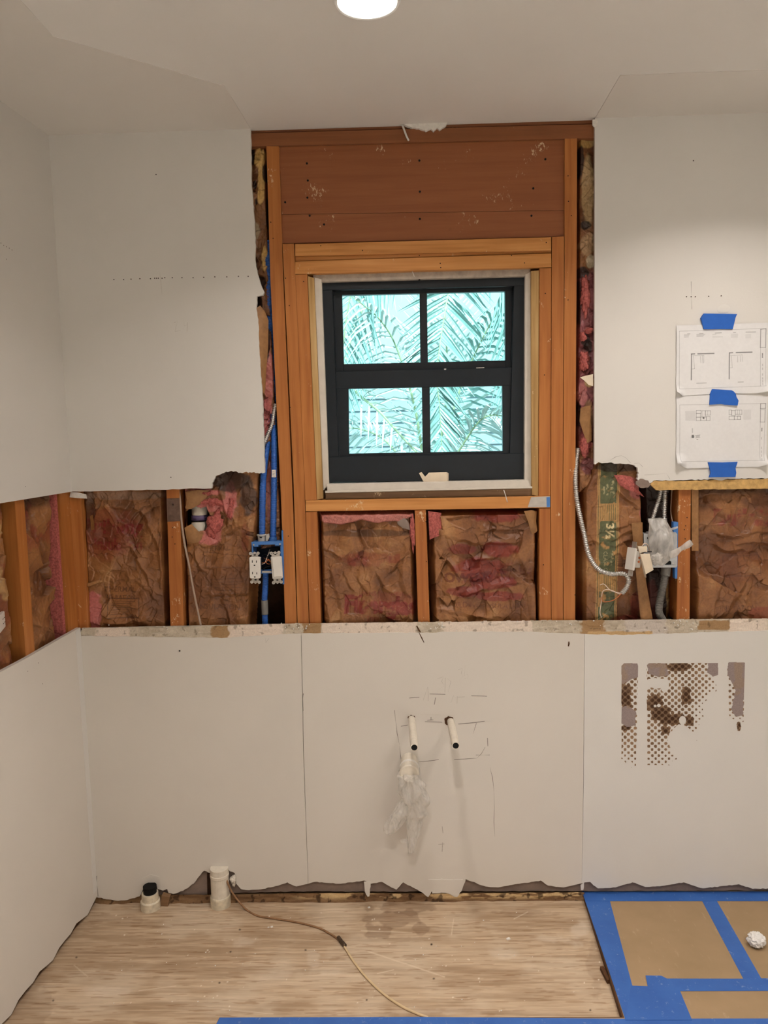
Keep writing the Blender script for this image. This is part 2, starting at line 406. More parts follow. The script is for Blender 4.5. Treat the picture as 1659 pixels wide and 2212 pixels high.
k = N('floor_tape', 0.5, 0.35); a1 = k.noise(k.coord(), 8, 4); b1 = k.noise(k.coord((1, 1, 1)), 60, 6, 0.75, 0.5)
k.col(k.mix(k.ramp(b1, [(0.60, (0, 0, 0)), (0.74, (0.75, 0.75, 0.75))]), k.ramp(a1, [(0.3, S(48, 92, 166)), (0.7, S(60, 106, 180))]), S(170, 184, 205))); M['ftape'] = k.m
k = N('lamp_diffuser', 0.5, 0.2); k.b.inputs['Emission Color'].default_value = (1.0, 0.93, 0.82, 1); k.b.inputs['Emission Strength'].default_value = 6.0; k.col((0.8, 0.8, 0.8)); M['glow'] = k.m
def film(name, c, alpha, rough=0.25):
    k = N(name, rough, 0.5); k.col(c); k.b.inputs['Roughness'].default_value = rough
    tr = k.n('ShaderNodeBsdfTransparent'); tl = k.n('ShaderNodeBsdfTranslucent'); tl.inputs[0].default_value = (*c, 1)
    m1 = k.n('ShaderNodeMixShader'); m1.inputs[0].default_value = 0.45; k.l(k.b.outputs[0], m1.inputs[1]); k.l(tl.outputs[0], m1.inputs[2])
    v = k.noise(k.coord((1, 1, 0.4)), 45, 4, 0.6, 0.8); f = k.ramp(v, [(0.3, (max(0, alpha-0.22),)*3), (0.7, (min(1, alpha+0.2),)*3)])
    m2 = k.n('ShaderNodeMixShader'); k.l(f, m2.inputs[0]); k.l(tr.outputs[0], m2.inputs[1]); k.l(m1.outputs[0], m2.inputs[2])
    k.l(m2.outputs[0], k.t.nodes['Material Output'].inputs['Surface']); k.bump(v, 0.003, 0.5); return k.m
M['film'] = film('plastic_film', (0.86, 0.84, 0.80), 0.62)
M['filmthin'] = film('thin_plastic_film', (0.86, 0.82, 0.76), 0.30)
k = N('window_glass', 0.02, 0.5); tr = k.n('ShaderNodeBsdfTransparent'); gl = k.n('ShaderNodeBsdfGlossy'); gl.inputs['Roughness'].default_value = 0.02
tr.inputs[0].default_value = (0.93, 0.98, 0.97, 1)
fr = k.n('ShaderNodeFresnel'); fr.inputs[0].default_value = 1.45; m1 = k.n('ShaderNodeMixShader'); k.l(fr.outputs[0], m1.inputs[0]); k.l(tr.outputs[0], m1.inputs[1]); k.l(gl.outputs[0], m1.inputs[2])
k.l(m1.outputs[0], k.t.nodes['Material Output'].inputs['Surface']); M['glass'] = k.m
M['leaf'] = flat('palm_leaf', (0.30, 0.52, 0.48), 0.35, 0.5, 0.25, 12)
M['leaf_lit'] = flat('palm_leaf_lit', (0.74, 0.84, 0.80), 0.35, 0.5, 0.2, 12)  # near-white copy of the leaf, its glaring sunlight put into the colour
M['rachis'] = flat('palm_stalk', (0.42, 0.52, 0.30), 0.5, 0.4, 0.15, 30)
M['bark'] = flat('palm_bark', (0.25, 0.19, 0.13), 0.9, 0.1, 0.4, 30, bump=0.01)
M['siding'] = flat('pale_siding', (0.30, 0.40, 0.44), 0.6, 0.3, 0.05, 5)
M['soil'] = flat('garden_soil', (0.35, 0.33, 0.28), 0.95, 0.1, 0.3, 8)

# ------------------------------------------------------------------ room shell
RX, RY = 2.4, -4.0      # right wall, wall behind the viewer
lx = lambda y: -1.027+LDX*y
def wallbox(name, pts, z0, z1, th, m, **k):
    """thick upright wall along pts (x, y); th is added to the left of the walking direction"""
    (ax, ay), (bx, by) = pts; d = np.array([bx-ax, by-ay]); n = np.array([-d[1], d[0]])/np.linalg.norm(d)*th
    v, f = prism([(ax, ay, z0), (bx, by, z0), (bx, by, z1), (ax, ay, z1)], [(ax+n[0], ay+n[1], z0), (bx+n[0], by+n[1], z0), (bx+n[0], by+n[1], z1), (ax+n[0], ay+n[1], z1)])
    bm = bmesh.new(); vs = [bm.verts.new(p) for p in v]; [bm.faces.new([vs[i] for i in q]) for q in f]
    return bmk(name, bm, m, **k)
wallbox('wall_right', [(RX, 0.0127), (RX, RY)], 0, CEIL, 0.1, M['far_paint'], kind='structure')
wallbox('wall_front', [(RX+0.1, RY), (lx(RY)-0.1, RY)], 0, CEIL, 0.1, M['far_paint'], kind='structure')
ceiling = box('ceiling', (0.6, -1.9, CEIL+0.05), (4.2, 4.5, 0.1), M['ceil'], kind='structure')
def flatpoly(name, pts, z, th, m, parent=None, **k):
    v, f = prism([(p[0], p[1], z) for p in pts], [(p[0], p[1], z+th) for p in pts])
    bm = bmesh.new(); vs = [bm.verts.new(p) for p in v]; [bm.faces.new([vs[i] for i in q]) for q in f]
    return bmk(name, bm, m, parent, **k)
c1, c2, c3 = PF(485, 185, CEIL), PF(115, 78, CEIL), PF(45, 0, CEIL)
flatpoly('bare_patch', [(-0.428, 0.0), (c1[0], c1[1]), (c2[0], c2[1]), (c3[0], c3[1]), (c3[0]-0.005, -1.6), (lx(-1.6), -1.6), (lx(0), 0.0)], CEIL-0.0012, 0.003, M['ceil_bare'], ceiling, label='bare darker ceiling where corner cupboards once hung')
c4, c5 = PF(1340, 162, CEIL), PF(1659, 150, CEIL)
flatpoly('bare_patch', [(0.576, 0.0), (c4[0], c4[1]), (c5[0], c5[1]), (RX, c5[1]-0.003), (RX, 0.0)], CEIL-0.0012, 0.003, M['ceil_bare'], ceiling, label='bare ceiling strip right of the framed window')

# ---- floor: plywood subfloor painted point by point (grain, stains, scratches), raised floor beside it
RZ = 0.020
e0, e1 = PF(1260, 1930, RZ), PF(1346, 2203, RZ); fy = PF(900, 2197, RZ)[1]
ex = lambda y: e0[0]+(e1[0]-e0[0])*(y-e0[1])/(e1[1]-e0[1])
st = 0.0024; X, Y = np.meshgrid(np.arange(-1.14, 0.66, st), np.arange(-0.71, 0.115, st))
U, V = proj(X, Y, 0*X)
g = fbm(X*9, Y*150, 11, 4); g2 = fbm(X*3+2*fbm(X*3, Y*9, 5, 2), Y*38, 21, 3); b = fbm(X*7, Y*9, 31, 4)
C = np.empty(X.shape+(3,)); base, dk, lt = (np.array(S(*q)) for q in ((190, 167, 140), (160, 135, 108), (212, 196, 174)))
t = sst(0.30, 0.68, 0.55*g+0.45*g2)[..., None]; C[:] = dk*(1-t)+base*t
t = (sst(0.45, 0.8, b)*0.4)[..., None]; C = C*(1-t)+lt*t
streak = (sst(0.66, 0.74, fbm(X*14, Y*260, 41, 3))*0.5)[..., None]; C = C*(1-streak)+np.array(S(128, 92, 58))*streak
wd_ = fbm(X*28, Y*28, 51, 4)
for (u, v, ru, rv, a) in ((815, 2012, 34, 20, .42), (850, 1985, 60, 22, .38), (905, 2005, 24, 13, .34), (870, 1962, 80, 14, .35), (250, 1985, 60, 12, .2), (560, 1965, 90, 10, .18), (1130, 1972, 70, 8, .22), (60, 2180, 60, 60, .22), (180, 2060, 50, 8, .15), (1290, 2080, 20, 90, .18)):
    d = np.hypot((U-u)/ru, (V-v)/rv)+(wd_-.5)*1.1; t = (sst(1.0, 0.8, d)*a)[..., None]; C = C*(1-t)+np.array(S(104, 74, 52))*t
for (u, v, ru, rv, a) in ((520, 2030, 40, 14, .35), (675, 2080, 18, 42, .3), (600, 2110, 40, 16, .25), (1250, 2010, 20, 34, .4), (1190, 2030, 40, 12, .3), (720, 2100, 40, 12, .25), (1090, 2060, 60, 12, .25), (930, 2185, 90, 12, .2), (230, 2140, 60, 14, .25)):
    d = np.hypot((U-u)/ru, (V-v)/rv)+(wd_-.5)*1.5; t = (sst(1.0, 0.3, d)*a)[..., None]; C = C*(1-t)+np.array(S(216, 202, 184))*t
for a, q, w in (((795, 2055), (960, 2110), 2.2), ((815, 2103), (850, 2095), 1.5), ((780, 2010), (890, 2015), 1.4), ((980, 1985), (975, 2020), 1.6), ((1110, 1985), (1140, 1970), 1.4), ((480, 2180), (590, 2190), 1.4), ((160, 2085), (190, 2110), 1.3), ((300, 2140), (380, 2130), 1.3)):
    t = (np.clip(1-dseg(U, V, a, q)/w, 0, 1)*0.6)[..., None]; C = C*(1-t)+np.array(S(226, 210, 186))*t
for (u, v) in ((518, 2008), (498, 2056), (474, 2123), (792, 2160), (932, 2040), (937, 2114), (165, 2068), (115, 2161), (1275, 2182), (932, 2040), (660, 2052)):
    t = sst(3.2, 1.2, np.hypot(U-u, (V-v)*1.1))[..., None]*0.85; C = C*(1-t)+np.array(S(48, 30, 20))*t
rs = np.random.RandomState(3)
for i in range(70):
    u, v, r = rs.uniform(200, 1320), rs.uniform(1965, 2190), rs.uniform(0.9, 2.4)
    t = sst(r, r*0.4, np.hypot(U-u, V-v))[..., None]*0.75; C = C*(1-t)+np.array(S(232, 222, 205))*t
Z = -0.0012*sst(0.6, 0.75, g)
nx, ny = X.shape[1], X.shape[0]; idx = np.arange(nx*ny).reshape(ny, nx)
fc = np.stack([idx[:-1, :-1], idx[:-1, 1:], idx[1:, 1:], idx[1:, :-1]], -1).reshape(-1, 4)
floor = mk('floor', np.stack([X.ravel(), Y.ravel(), Z.ravel()], 1), fc, M['floor'], smooth=True, col=C.reshape(-1, 3), kind='structure')
box('slab', (0.6, -1.9, -0.04), (4.4, 4.6, 0.07), M['edge'], floor)
fl0 = PF(474, 2198, RZ); fl1 = PF(440, 2262, RZ)
fr_ = [(ex(0.04)+0.0, 0.034), (ex(fy), fy), (fl0[0], fy), (fl1[0], fl1[1]), (fl1[0]-.02, -0.70), (lx(-.7)-0.02, -0.70), (lx(RY)-0.02, RY), (RX, RY), (RX, 0.034)]
raised = flatpoly('floor_raised', fr_, 0.0, RZ-0.001, M['edge'], kind='structure')
box('splinter', (ex(-0.34)-0.006, -0.345, 0.006), (0.010, 0.055, 0.011), M['edge'], raised, rot=Matrix.Rotation(0.1, 3, 'Z'))

# ------------------------------------------------------------------ back wall
SY = 0.0127       # front face of the studs
wq = [P(672, 560, 0.11), P(1160, 545, 0.11), P(1165, 1090, 0.11), P(680, 1098, 0.11)]
bm = bmesh.new()
for (x0, x1, z0, z1) in ((-1.25, wq[0][0], 0, CEIL+.1), (wq[1][0], RX+.1, 0, CEIL+.1), (wq[0][0], wq[1][0], 0, wq[3][2]), (wq[0][0], wq[1][0], wq[0][2], CEIL+.1)):
    v, f = boxvf(((x0+x1)/2, 0.125, (z0+z1)/2), (x1-x0, 0.03, z1-z0)); vs = [bm.verts.new(p) for p in v]; [bm.faces.new([vs[i] for i in q]) for q in f]
wall = bmk('wall_back', bm, M['dark'], kind='structure')
rng = random.Random(4)
def jag(pts, amp=1.2, step=7):
    out = []
    for (a, b) in zip(pts[:-1], pts[1:]):
        n = max(1, int(math.hypot(b[0]-a[0], b[1]-a[1])/step))
        for i in range(n):
            t = i/n; j = amp if i else 0; out.append((a[0]+(b[0]-a[0])*t+rng.uniform(-j, j), a[1]+(b[1]-a[1])*t+rng.uniform(-j, j)))
    out.append(pts[-1]); return out
# upper left drywall
left_edge = [(541, 277), (542, 300), (543, 400), (546, 430), (549, 470), (552, 530), (551, 562), (556, 590), (564, 616), (571, 631), (568, 637), (555, 640), (554, 668), (558, 690), (560, 740), (562, 790), (567, 860), (570, 955), (572, 1010), (572, 1018)]
low_l = [(572, 1021), (560, 1023), (540, 1020), (520, 1021), (500, 1017), (480, 1022), (466, 1028), (458, 1044), (457, 1055), (440, 1056), (410, 1055), (387, 1057), (330, 1058), (147, 1062)]
up_l = slab('drywall_panel', [(98, 262), (540.5, 252)]+jag(left_edge, 0.6)+jag(low_l[:9], 1.6, 4)+jag(low_l[8:], 0.7, 12), 0.0, SY, M['paint'], wall)
right_edge = [(1285, 257), (1285, 500), (1285, 800), (1284, 1001)]
low_r = [(1284, 1003), (1292, 999), (1312, 1000), (1340, 1001), (1366, 1004), (1377, 1010), (1380, 1022), (1376, 1034), (1384, 1044), (1400, 1047), (1412, 1038), (1470, 1037), (1546, 1036), (1560, 1038), (1572, 1034), (1659, 1033)]
up_r = slab('drywall_panel', [(1285, 232)]+jag(right_edge, 0.3, 60)+jag(low_r[:11], 1.3, 4)+jag(low_r[10:], 1.0, 6)+[(2300, 1012), (2300, 200)], 0.0, SY, M['paint_right'], wall)
bead = slab('corner_bead', [(1285, 270), (1289, 270), (1288, 1003), (1284, 1003)], -0.0008, 0.012, M['paint_right'], wall)
slab('torn_core', jag([(1404, 1046), (1412, 1039), (1500, 1038), (1659, 1034)], 1.0, 6)+[(2300, 1013), (2300, 1036)]+jag([(1659, 1056), (1560, 1057), (1470, 1058), (1418, 1059), (1404, 1046)][:4], 0.8, 8), 0.0015, 0.012, M['core'], wall, label='ochre torn paper edge')
slab('torn_flap', jag([(1374, 1040), (1384, 1034), (1400, 1038), (1406, 1046), (1400, 1053), (1384, 1054), (1374, 1046)], 1, 5), -0.003, 0.006, M['greypaper'], wall, label='grey torn paper flap')
slab('torn_flap', jag([(1280, 258), (1290, 256), (1291, 272), (1284, 275), (1280, 270)], 1, 4), -0.002, 0.004, M['plaster'], wall)
# lower panels with the torn bottom edge
TOPB = [(170, 1374), (400, 1377), (488, 1378), (651, 1368), (940, 1367), (956, 1364.5), (1152, 1365), (1262, 1370), (1340, 1372), (1659, 1362)]
BOT = [(203, 1937), (235, 1943), (255, 1946), (269, 1945), (291, 1940), (302, 1936), (307, 1925), (310, 1913), (338, 1910), (340, 1920), (352, 1924), (361, 1920), (364, 1929), (374, 1931), (396, 1924), (418, 1909), (430, 1893), (441, 1881), (452, 1886), (470, 1880), (488, 1877), (507, 1886), (510, 1909), (521, 1921), (538, 1923), (568, 1920), (596, 1914), (621, 1906), (640, 1915), (666, 1909),
       (679, 1905), (736, 1909), (786, 1902), (802, 1909), (825, 1905), (856, 1922), (871, 1906), (902, 1922), (925, 1938), (933, 1924), (962, 1929), (987, 1938), (997, 1925), (1006, 1899), (1049, 1915), (1076, 1917), (1122, 1909), (1168, 1902), (1184, 1913), (1218, 1917), (1257, 1908),
       (1275, 1905), (1291, 1919), (1330, 1917), (1366, 1906), (1394, 1916), (1435, 1913), (1477, 1906), (1518, 1919), (1596, 1910), (1626, 1920), (1659, 1919)]
def topat(u):
    for a, b in zip(TOPB[:-1], TOPB[1:]):
        if a[0] <= u <= b[0]: return a[1]+(b[1]-a[1])*(u-a[0])/(b[0]-a[0])
    return TOPB[-1][1]
def lowpanel(u0, u1, b0, b1, m, edge_l=None):
    tp = [p for p in TOPB if u0 < p[0] < u1]; bt = [p for p in BOT if b0 < p[0] < b1]
    tp = [(u0, topat(u0))]+tp+[(u1, topat(u1))]
    return tp, bt
# three panels; seams lean a little, as the photograph's do
t1 = [p for p in TOPB if p[0] < 650]+[(650.2, 1368)]; b_1 = [p for p in BOT if p[0] < 666]
lp1 = slab('drywall_panel', jag(t1, 0.8, 9)+[(655.5, 1640), (665.5, 1909)]+jag(b_1[::-1], 0.9, 5)+[(188, 1700)], 0.0, SY, M['paint_warm'], wall)
t2 = [(651.2, 1368)]+[p for p in TOPB if 652 < p[0] < 1262]+[(1262.4, 1370)]; b_2 = [p for p in BOT if 666 <= p[0] < 1257]
lp2 = slab('drywall_panel', jag(t2, 0.8, 9)+[(1260, 1700), (1256.8, 1908)]+jag(b_2[::-1], 0.9, 5)+[(656.6, 1640)], 0.0, SY, M['paint_warm'], wall)
t3 = [(1263.0, 1370)]+[p for p in TOPB if p[0] > 1263]; b_3 = [p for p in BOT if p[0] >= 1257]
lp3 = slab('drywall_panel', jag(t3, 0.8, 9)+[(2300, 1352), (2300, 1912)]+jag(b_3[::-1], 0.9, 5)+[(1260.8, 1700)], -0.0006, SY, M['paint_right'], wall)

# torn strip along the top of the lower panels: peeled paint, grey plaster, brown paper
def strip_h(X, Z, U, V, D): return 0.0030+0.0010*(fbm(X*60, Z*80, 61, 3)-.5)*2-0.0014*sst(.5, .62, fbm(X*14, Z*40, 71, 3))
def strip_c(X, Z, U, V, D):
    gy, wh, tn = (np.array(S(*q)) for q in ((186, 174, 156), (222, 208, 194), (164, 132, 96)))
    n = fbm(X*60, Z*90, 81, 4)[..., None]; C = np.array(S(170, 156, 136))*(1-n)+np.array(S(212, 202, 184))*n
    j = (fbm(X*70, Z*70, 91, 3)-.5)*14
    def reg(u0, u1, c, v0=0, v1=9999, wv=1.0):
        nonlocal C
        t = (sst(u0-2, u0+2, U+j)*sst(u1+2, u1-2, U+j)*sst(v0-1, v0+1, V+j*.3)*sst(v1+1, v1-1, V+j*.3))[..., None]; C = C*(1-t)+c*t
    for u0, u1 in ((208, 282), (488, 612), (695, 900), (955, 1150), (1576, 1700)): reg(u0, u1, wh)
    reg(1350, 1440, np.array(S(196, 186, 176)))
    for u0, u1 in ((458, 494), (655, 692), (1256, 1306)): reg(u0, u1, tn)
    reg(1508, 1576, tn, 1340, 1361)
    reg(1270, 1410, np.array(S(192, 160, 116)), 1364, 1380)
    t = (sst(.70, .78, fbm(X*80, Z*80, 101, 3))*0.5)[..., None]; return C*(1-t)+np.array(S(96, 78, 58))*t*1.0
sp = jag([(178, 1356), (400, 1354), (620, 1347), (940, 1343), (1200, 1340), (1659, 1336)], 1.0, 10)+[(2300, 1327), (2300, 1356)]+[(a, b+3) for a, b in TOPB[::-1]]
grid('torn_strip', sp[:0]+[p for p in sp if p[0] < 1800]+[], 0.003, 0.0017, strip_h, strip_c, M['vc'], wall, label='torn plaster and paper strip where the worktop met the wall')
slab('strip_backing', [(178, 1357), (620, 1348), (1659, 1337), (2300, 1328), (2300, 1356), (1659, 1366), (651, 1372), (177, 1378)], 0.006, 0.006, M['gyp'], wall)
# plaster crumbs on that ledge
cr = []
rs = np.random.RandomState(8)
for i in range(60):
    u = rs.choice([rs.uniform(600, 670), rs.uniform(920, 960), rs.uniform(1200, 1300), rs.uniform(1430, 1520), rs.uniform(180, 1650)])
    v = 1352-8*(u-180)/1480+rs.uniform(-6, 16); c = P(u, v, 0.0); s_ = rs.uniform(.0012, .0036)
    cr.append(boxvf(c, (s_*1.5, s_, s_), Matrix.Rotation(rs.uniform(0, 3), 3, (rs.rand(), rs.rand(), 1))))
v, f = join(cr); mk('plaster_crumbs', v, f, M['plaster'], wall, kind='stuff')
# behind the torn bottom edge: grey paper layer, dark gap, plate with dried glue
back_low = slab('torn_paper', jag([(212, 1925), (300, 1900), (420, 1870), (500, 1868), (640, 1890), (860, 1890), (1257, 1890), (1659, 1895)], 0.5, 30)+[(2300, 1895), (2300, 1917)]+jag([(1659, 1923), (1257, 1925), (985, 1925), (870, 1926), (640, 1926), (505, 1929), (440, 1933), (368, 1934), (212, 1930)], 1.0, 8), 0.0128, 0.003, M['greypaper'], wall)
def plate_c(X, Z, U, V, D):
    n = fbm(X*18, Z*160, 111, 4)[..., None]; C = np.array(S(92, 66, 46))*(1-n)+np.array(S(146, 116, 84))*n
    t = (sst(.46, .56, fbm(X*22, Z*90, 121, 4))*sst(1945, 1936, V)*sst(620, 660, U))[..., None]; C = C*(1-t)+np.array(S(204, 176, 132))*t
    t = (sst(.62, .70, fbm(X*60, Z*60, 131, 3))*.7)[..., None]; return C*(1-t)+np.array(S(44, 30, 22))*t
grid('bottom_plate', [(205, 1934), (505, 1932), (640, 1930), (1262, 1928), (1262, 1953), (640, 1956), (500, 1962), (205, 1958)], 0.004, 0.002, lambda X, Z, U, V, D: 0.004+0.010*(fbm(X*24, Z*50, 141, 3)-.5)-0.004*sst(1940, 1955, V), plate_c, M['vc'], wall, label='stained plate with dried glue along the floor')
slab('plate_body', [(200, 1936), (640, 1932), (1262, 1930), (2300, 1925), (2300, 1950), (1262, 1952), (640, 1955), (200, 1957)], 0.014, 0.085, M['oldwood'], wall)

# studs and boards (every face in the plane SY or a little behind it)
def board(name, px, m, y=SY, th=0.085, ch=0.0012, **k): return slab(name, px, y, th, M[m], wall, ch, **k)
board('stud', [(575.5, 316), (602.5, 316), (611.6, 600), (633, 1100), (641.3, 1349), (616, 1349), (608, 1100), (584, 600)], 'stud', ch=0)
board('stud', [(610.5, 527), (635, 526.5), (657.4, 1050), (667.2, 1349), (643, 1349), (634.5, 1050)], 'stud', y=SY+.001, ch=0)
board('trimmer', [(637.5, 593), (663.5, 592), (684, 1080), (659, 1081)], 'stud', y=SY+.002)
board('trimmer', [(660, 1106), (684.5, 1105), (693.8, 1349), (668.6, 1349)], 'stud_fleck', y=SY+.002)
board('stud', [(1192.6, 512), (1218.6, 511), (1215, 1100), (1216.2, 1345), (1191.6, 1345), (1189.8, 1090)], 'stud', y=SY+.001, ch=0)
board('stud', [(1220, 299), (1246.5, 298), (1245.7, 560), (1243, 1000), (1242.5, 1345), (1217.6, 1345), (1216.2, 1100), (1219.8, 560)], 'stud', ch=0)
board('trimmer', [(1165.5, 579), (1191.5, 578), (1188.8, 1071), (1163.6, 1072)], 'stud', y=SY+.002)
board('trimmer', [(1164.8, 1098), (1189, 1097), (1190.8, 1345), (1165, 1345)], 'stud_fleck', y=SY+.002)
board('cripple_stud', [(895.7, 1102), (920, 1101), (928.5, 1345), (903, 1345)], 'stud_fleck', y=SY+.002)
board('sill_plate', [(660, 1081), (1188.6, 1071.5), (1188.6, 1097), (660, 1105)], 'beam', y=SY)
board('header', [(637.3, 527), (1190.8, 512), (1191, 541), (637.3, 553)], 'beam', y=SY)
board('header', [(637.3, 554.5), (1191, 541.5), (1191, 546), (637.3, 564)], 'beam', y=SY+.010)
board('header', [(637.3, 564.5), (1191, 547), (1191.2, 577), (637.3, 592)], 'beam', y=SY)
board('top_plate', [(541, 288), (1216, 269.5), (1286, 268), (1286, 298), (1220, 299.5), (602, 315), (541, 317)], 'plate', y=SY-.0005, ch=0)
board('top_plate', [(540, 272), (1286, 252), (1286, 267), (1216, 268.5), (541, 287)], 'plate', y=SY+.006, ch=0)
board('sheathing_board', [(603, 316), (1220.5, 300.5), (1220.5, 454), (608.5, 463)], 'sheath', y=SY+.010, th=.06, ch=.0004)
board('sheathing_board', [(608.5, 463.7), (1220.5, 454.7), (1220.5, 511), (610, 526)], 'sheath', y=SY+.010, th=.06, ch=.0004)
cs = board('corner_stud', [(140, 1062), (174, 1062), (190.5, 1358), (156, 1358)], 'stud')
st2 = board('stud', [(359, 1052), (387, 1052), (397, 1356), (368, 1356)], 'stud_fleck')
np_ = slab('nail_plate', [(359.5, 1077), (387.5, 1076), (389, 1126), (361.5, 1127)], SY-.0016, .0014, M['rust'], st2, .0004, label='dull metal nail plate')
lathe('screw_head', [(0, -.0015), (.0025, -.001), (.003, 0), (0, 0)], P(374, 1090, SY-.0016), M['steel'], st2, 12, (0, -1, 0))
board('stud', [(1466.5, 1050), (1493, 1050), (1490, 1342), (1461.5, 1342)], 'stud_fleck')
board('stud', [(1767, 1042), (1795, 1042), (1795, 1340), (1767, 1340)], 'stud_fleck')
# studs inside the closed walls, just the stretch the gap shows: cavity sides
# hand marks and nail holes on the boards: nails as real heads
def nails(parent, pts, y, r=.0016):
    v, f = join([lathevf([(0, -.0006), (r, -.0003), (r, .001), (0, .001)], P(u, w, y), 8, (0, -1, 0)) for u, w in pts])
    mk('nail_heads', v, f, M['slot'], parent)
nails(wall, [(663, 353), (906, 347), (1178, 344), (664, 427), (907, 414), (907, 473), (700, 485), (1148, 466), (906, 605), (665, 390), (1152, 407), (616, 437), (669, 466)], SY+.0098, .0032)
nails(wall, [(585, 480), (590, 515), (617, 601), (656, 608), (693, 531), (783, 541), (906, 352+200), (1105, 552), (1180, 524), (951, 569), (952, 578), (1133, 568), (625, 660), (1178, 634), (1227, 648), (627, 880), (1176, 810), (1227, 380), (1228, 435), (1234, 466), (373, 1140), (378, 1175), (372, 1160), (623, 1158), (1484, 1118), (1481, 1136), (1478, 1144), (1480, 1164), (920, 1127), (921, 1213), (1174, 1220), (1242, 1285)], SY-.0001)

# ------------------------------------------------------------------ window
wb = P(925, 1060, .06)
win = empty('window_1', tuple(wb), kind='structure')
def wslab(name, px, y, th, m, parent=None, ch=.0012, **k): return slab(name, px, y, th, M[m], parent or win, ch, **k)
FY = .052
# casing (white, thin) and raw jamb edges
wslab('jamb_edge', [(664.5, 596), (678, 600), (698, 1077), (684.6, 1080)], SY+.006, .05, 'jambwood')
wslab('jamb_edge', [(1147, 585), (1164.8, 584), (1162.8, 1072), (1148.5, 1069)], SY+.006, .05, 'jambwood')
wslab('casing', [(678.5, 598), (694.5, 603), (710.5, 1046), (698.5, 1060)], .032, .05, 'whitecase')
wslab('casing', [(1134.5, 592), (1147, 586), (1149, 1056), (1133, 1042)], .032, .05, 'whitecase')
wslab('head_casing', [(676, 594), (1146, 580), (1146, 592), (1136, 596.5), (695, 609), (676, 602)], .034, .05, 'darkcase')
sill = wslab('sill', [(706, 1046), (1141, 1037), (1147, 1052), (707, 1061)], .010, .07, 'whitecase')
wslab('sill_nose', [(702, 1060.5), (1150, 1051), (1150, 1055), (702, 1065)], .005, .01, 'whitecase')
wslab('apron', [(703, 1065), (1151, 1055), (1151, 1072), (703, 1079)], SY+.012, .05, 'oldwood')
# black frame: four members
wslab('frame', [(694.5, 611), (1136, 598.5), (1136, 617), (696, 627)], FY, .06, 'black')
wslab('frame', [(694.8, 627), (718, 626), (732, 987), (709.5, 988)], FY, .06, 'black')
wslab('frame', [(1110, 617), (1136, 616), (1133, 979), (1101, 980)], FY, .06, 'black')
wslab('frame', [(709.5, 987.5), (1133, 978.5), (1134, 1035), (711, 1042)], FY-.004, .06, 'black')
wslab('sill_leak_block', [(676, 1044), (1166, 1034), (1166, 1092), (676, 1096)], .072, .05, 'oldwood')  # blocking boards added behind the frame to stop daylight leaking round it
wslab('jamb_leak_block', [(664, 590), (700, 594), (716, 1060), (682, 1086)], .088, .04, 'oldwood')
wslab('jamb_leak_block', [(1130, 584), (1168, 580), (1166, 1086), (1128, 1060)], .088, .04, 'oldwood')
wslab('head_leak_block', [(664, 575), (1168, 562), (1168, 606), (664, 618)], .118, .03, 'oldwood')
def sash(y, outer, rails, panes, name):
    g = slab(name, rails[0], y, .022, M['black'], win, .0015)
    for i, r in enumerate(rails[1:]): slab('rail', r, y+.0009*(i+1), .021, M['black'], g, .0015)
    for q in panes: slab('pane', q, y+.010, .003, M['glass'], g)
    return g
e = 3
up = sash(.082, None, [[(716, 622), (1111, 613), (1111, 628.5), (716, 638)], [(706, 622), (738.3, 622), (743, 806), (711, 806)], [(1091, 614), (1122, 614), (1121, 806), (1092, 806)], [(720, 787), (1111, 778), (1111, 806), (720, 806)], [(906.3, 628), (922.3, 628), (924.3, 790), (908.3, 790)]],
          [[(734, 630), (910, 626), (912, 790), (738, 793)], [(920, 628), (1096, 624), (1096, 784), (922, 788)]], 'upper_sash')
lo = sash(.060, None, [[(724, 802), (1110, 793), (1109, 832.8), (724, 840.3)], [(724, 806), (752.3, 806), (754, 988), (732, 988)], [(1085, 797), (1110, 797), (1100, 984), (1086.5, 984)], [(730, 980.5), (1101, 974), (1101, 985), (730, 991)], [(911.4, 834), (928.2, 834), (930.4, 984), (913.4, 984)]],
          [[(748, 835), (915, 832), (917, 986), (750, 988)], [(924, 832), (1090, 828), (1090, 980), (926, 984)]], 'lower_sash')
slab('lift_mark', [(841, 987.5), (902, 986.5), (902, 988.8), (841, 990)], .0515, .002, M['steel'], win)
slab('paint_chip', [(959, 796.5), (964, 796), (963.5, 799), (960, 799)], .0585, .002, M['plaster'], win)
slab('paint_chip', [(1029, 794), (1046, 793.4), (1046, 794.8), (1029, 795.4)], .0585, .002, M['plaster'], win)
# folded card on the sill
cd = empty('folded_card', tuple(P(937, 1043, .03)), 'small folded cream card on the white window sill', 'card')
slab('card_front', [(918, 1030), (924, 1024), (926, 1021), (964, 1020), (966, 1041), (914, 1043)], .030, .0012, M['ivory'], cd)
v, f = prism([P(964, 1020, .030), P(968, 1022, .038), P(968, 1040, .038), P(966, 1041, .030)], [P(965, 1020, .031), P(969, 1022, .039), P(969, 1040, .039), P(967, 1041, .031)]); mk('card_side', v, f, M['ivory'], cd)
v, f = prism([P(905, 1022, .022), P(910, 1020, .024), P(919, 1032, .029), P(915, 1041, .029)], [P(906, 1022, .024), P(911, 1020, .026), P(920, 1032, .031), P(916, 1041, .031)]); mk('card_flap', v, f, M['ivory'], cd)

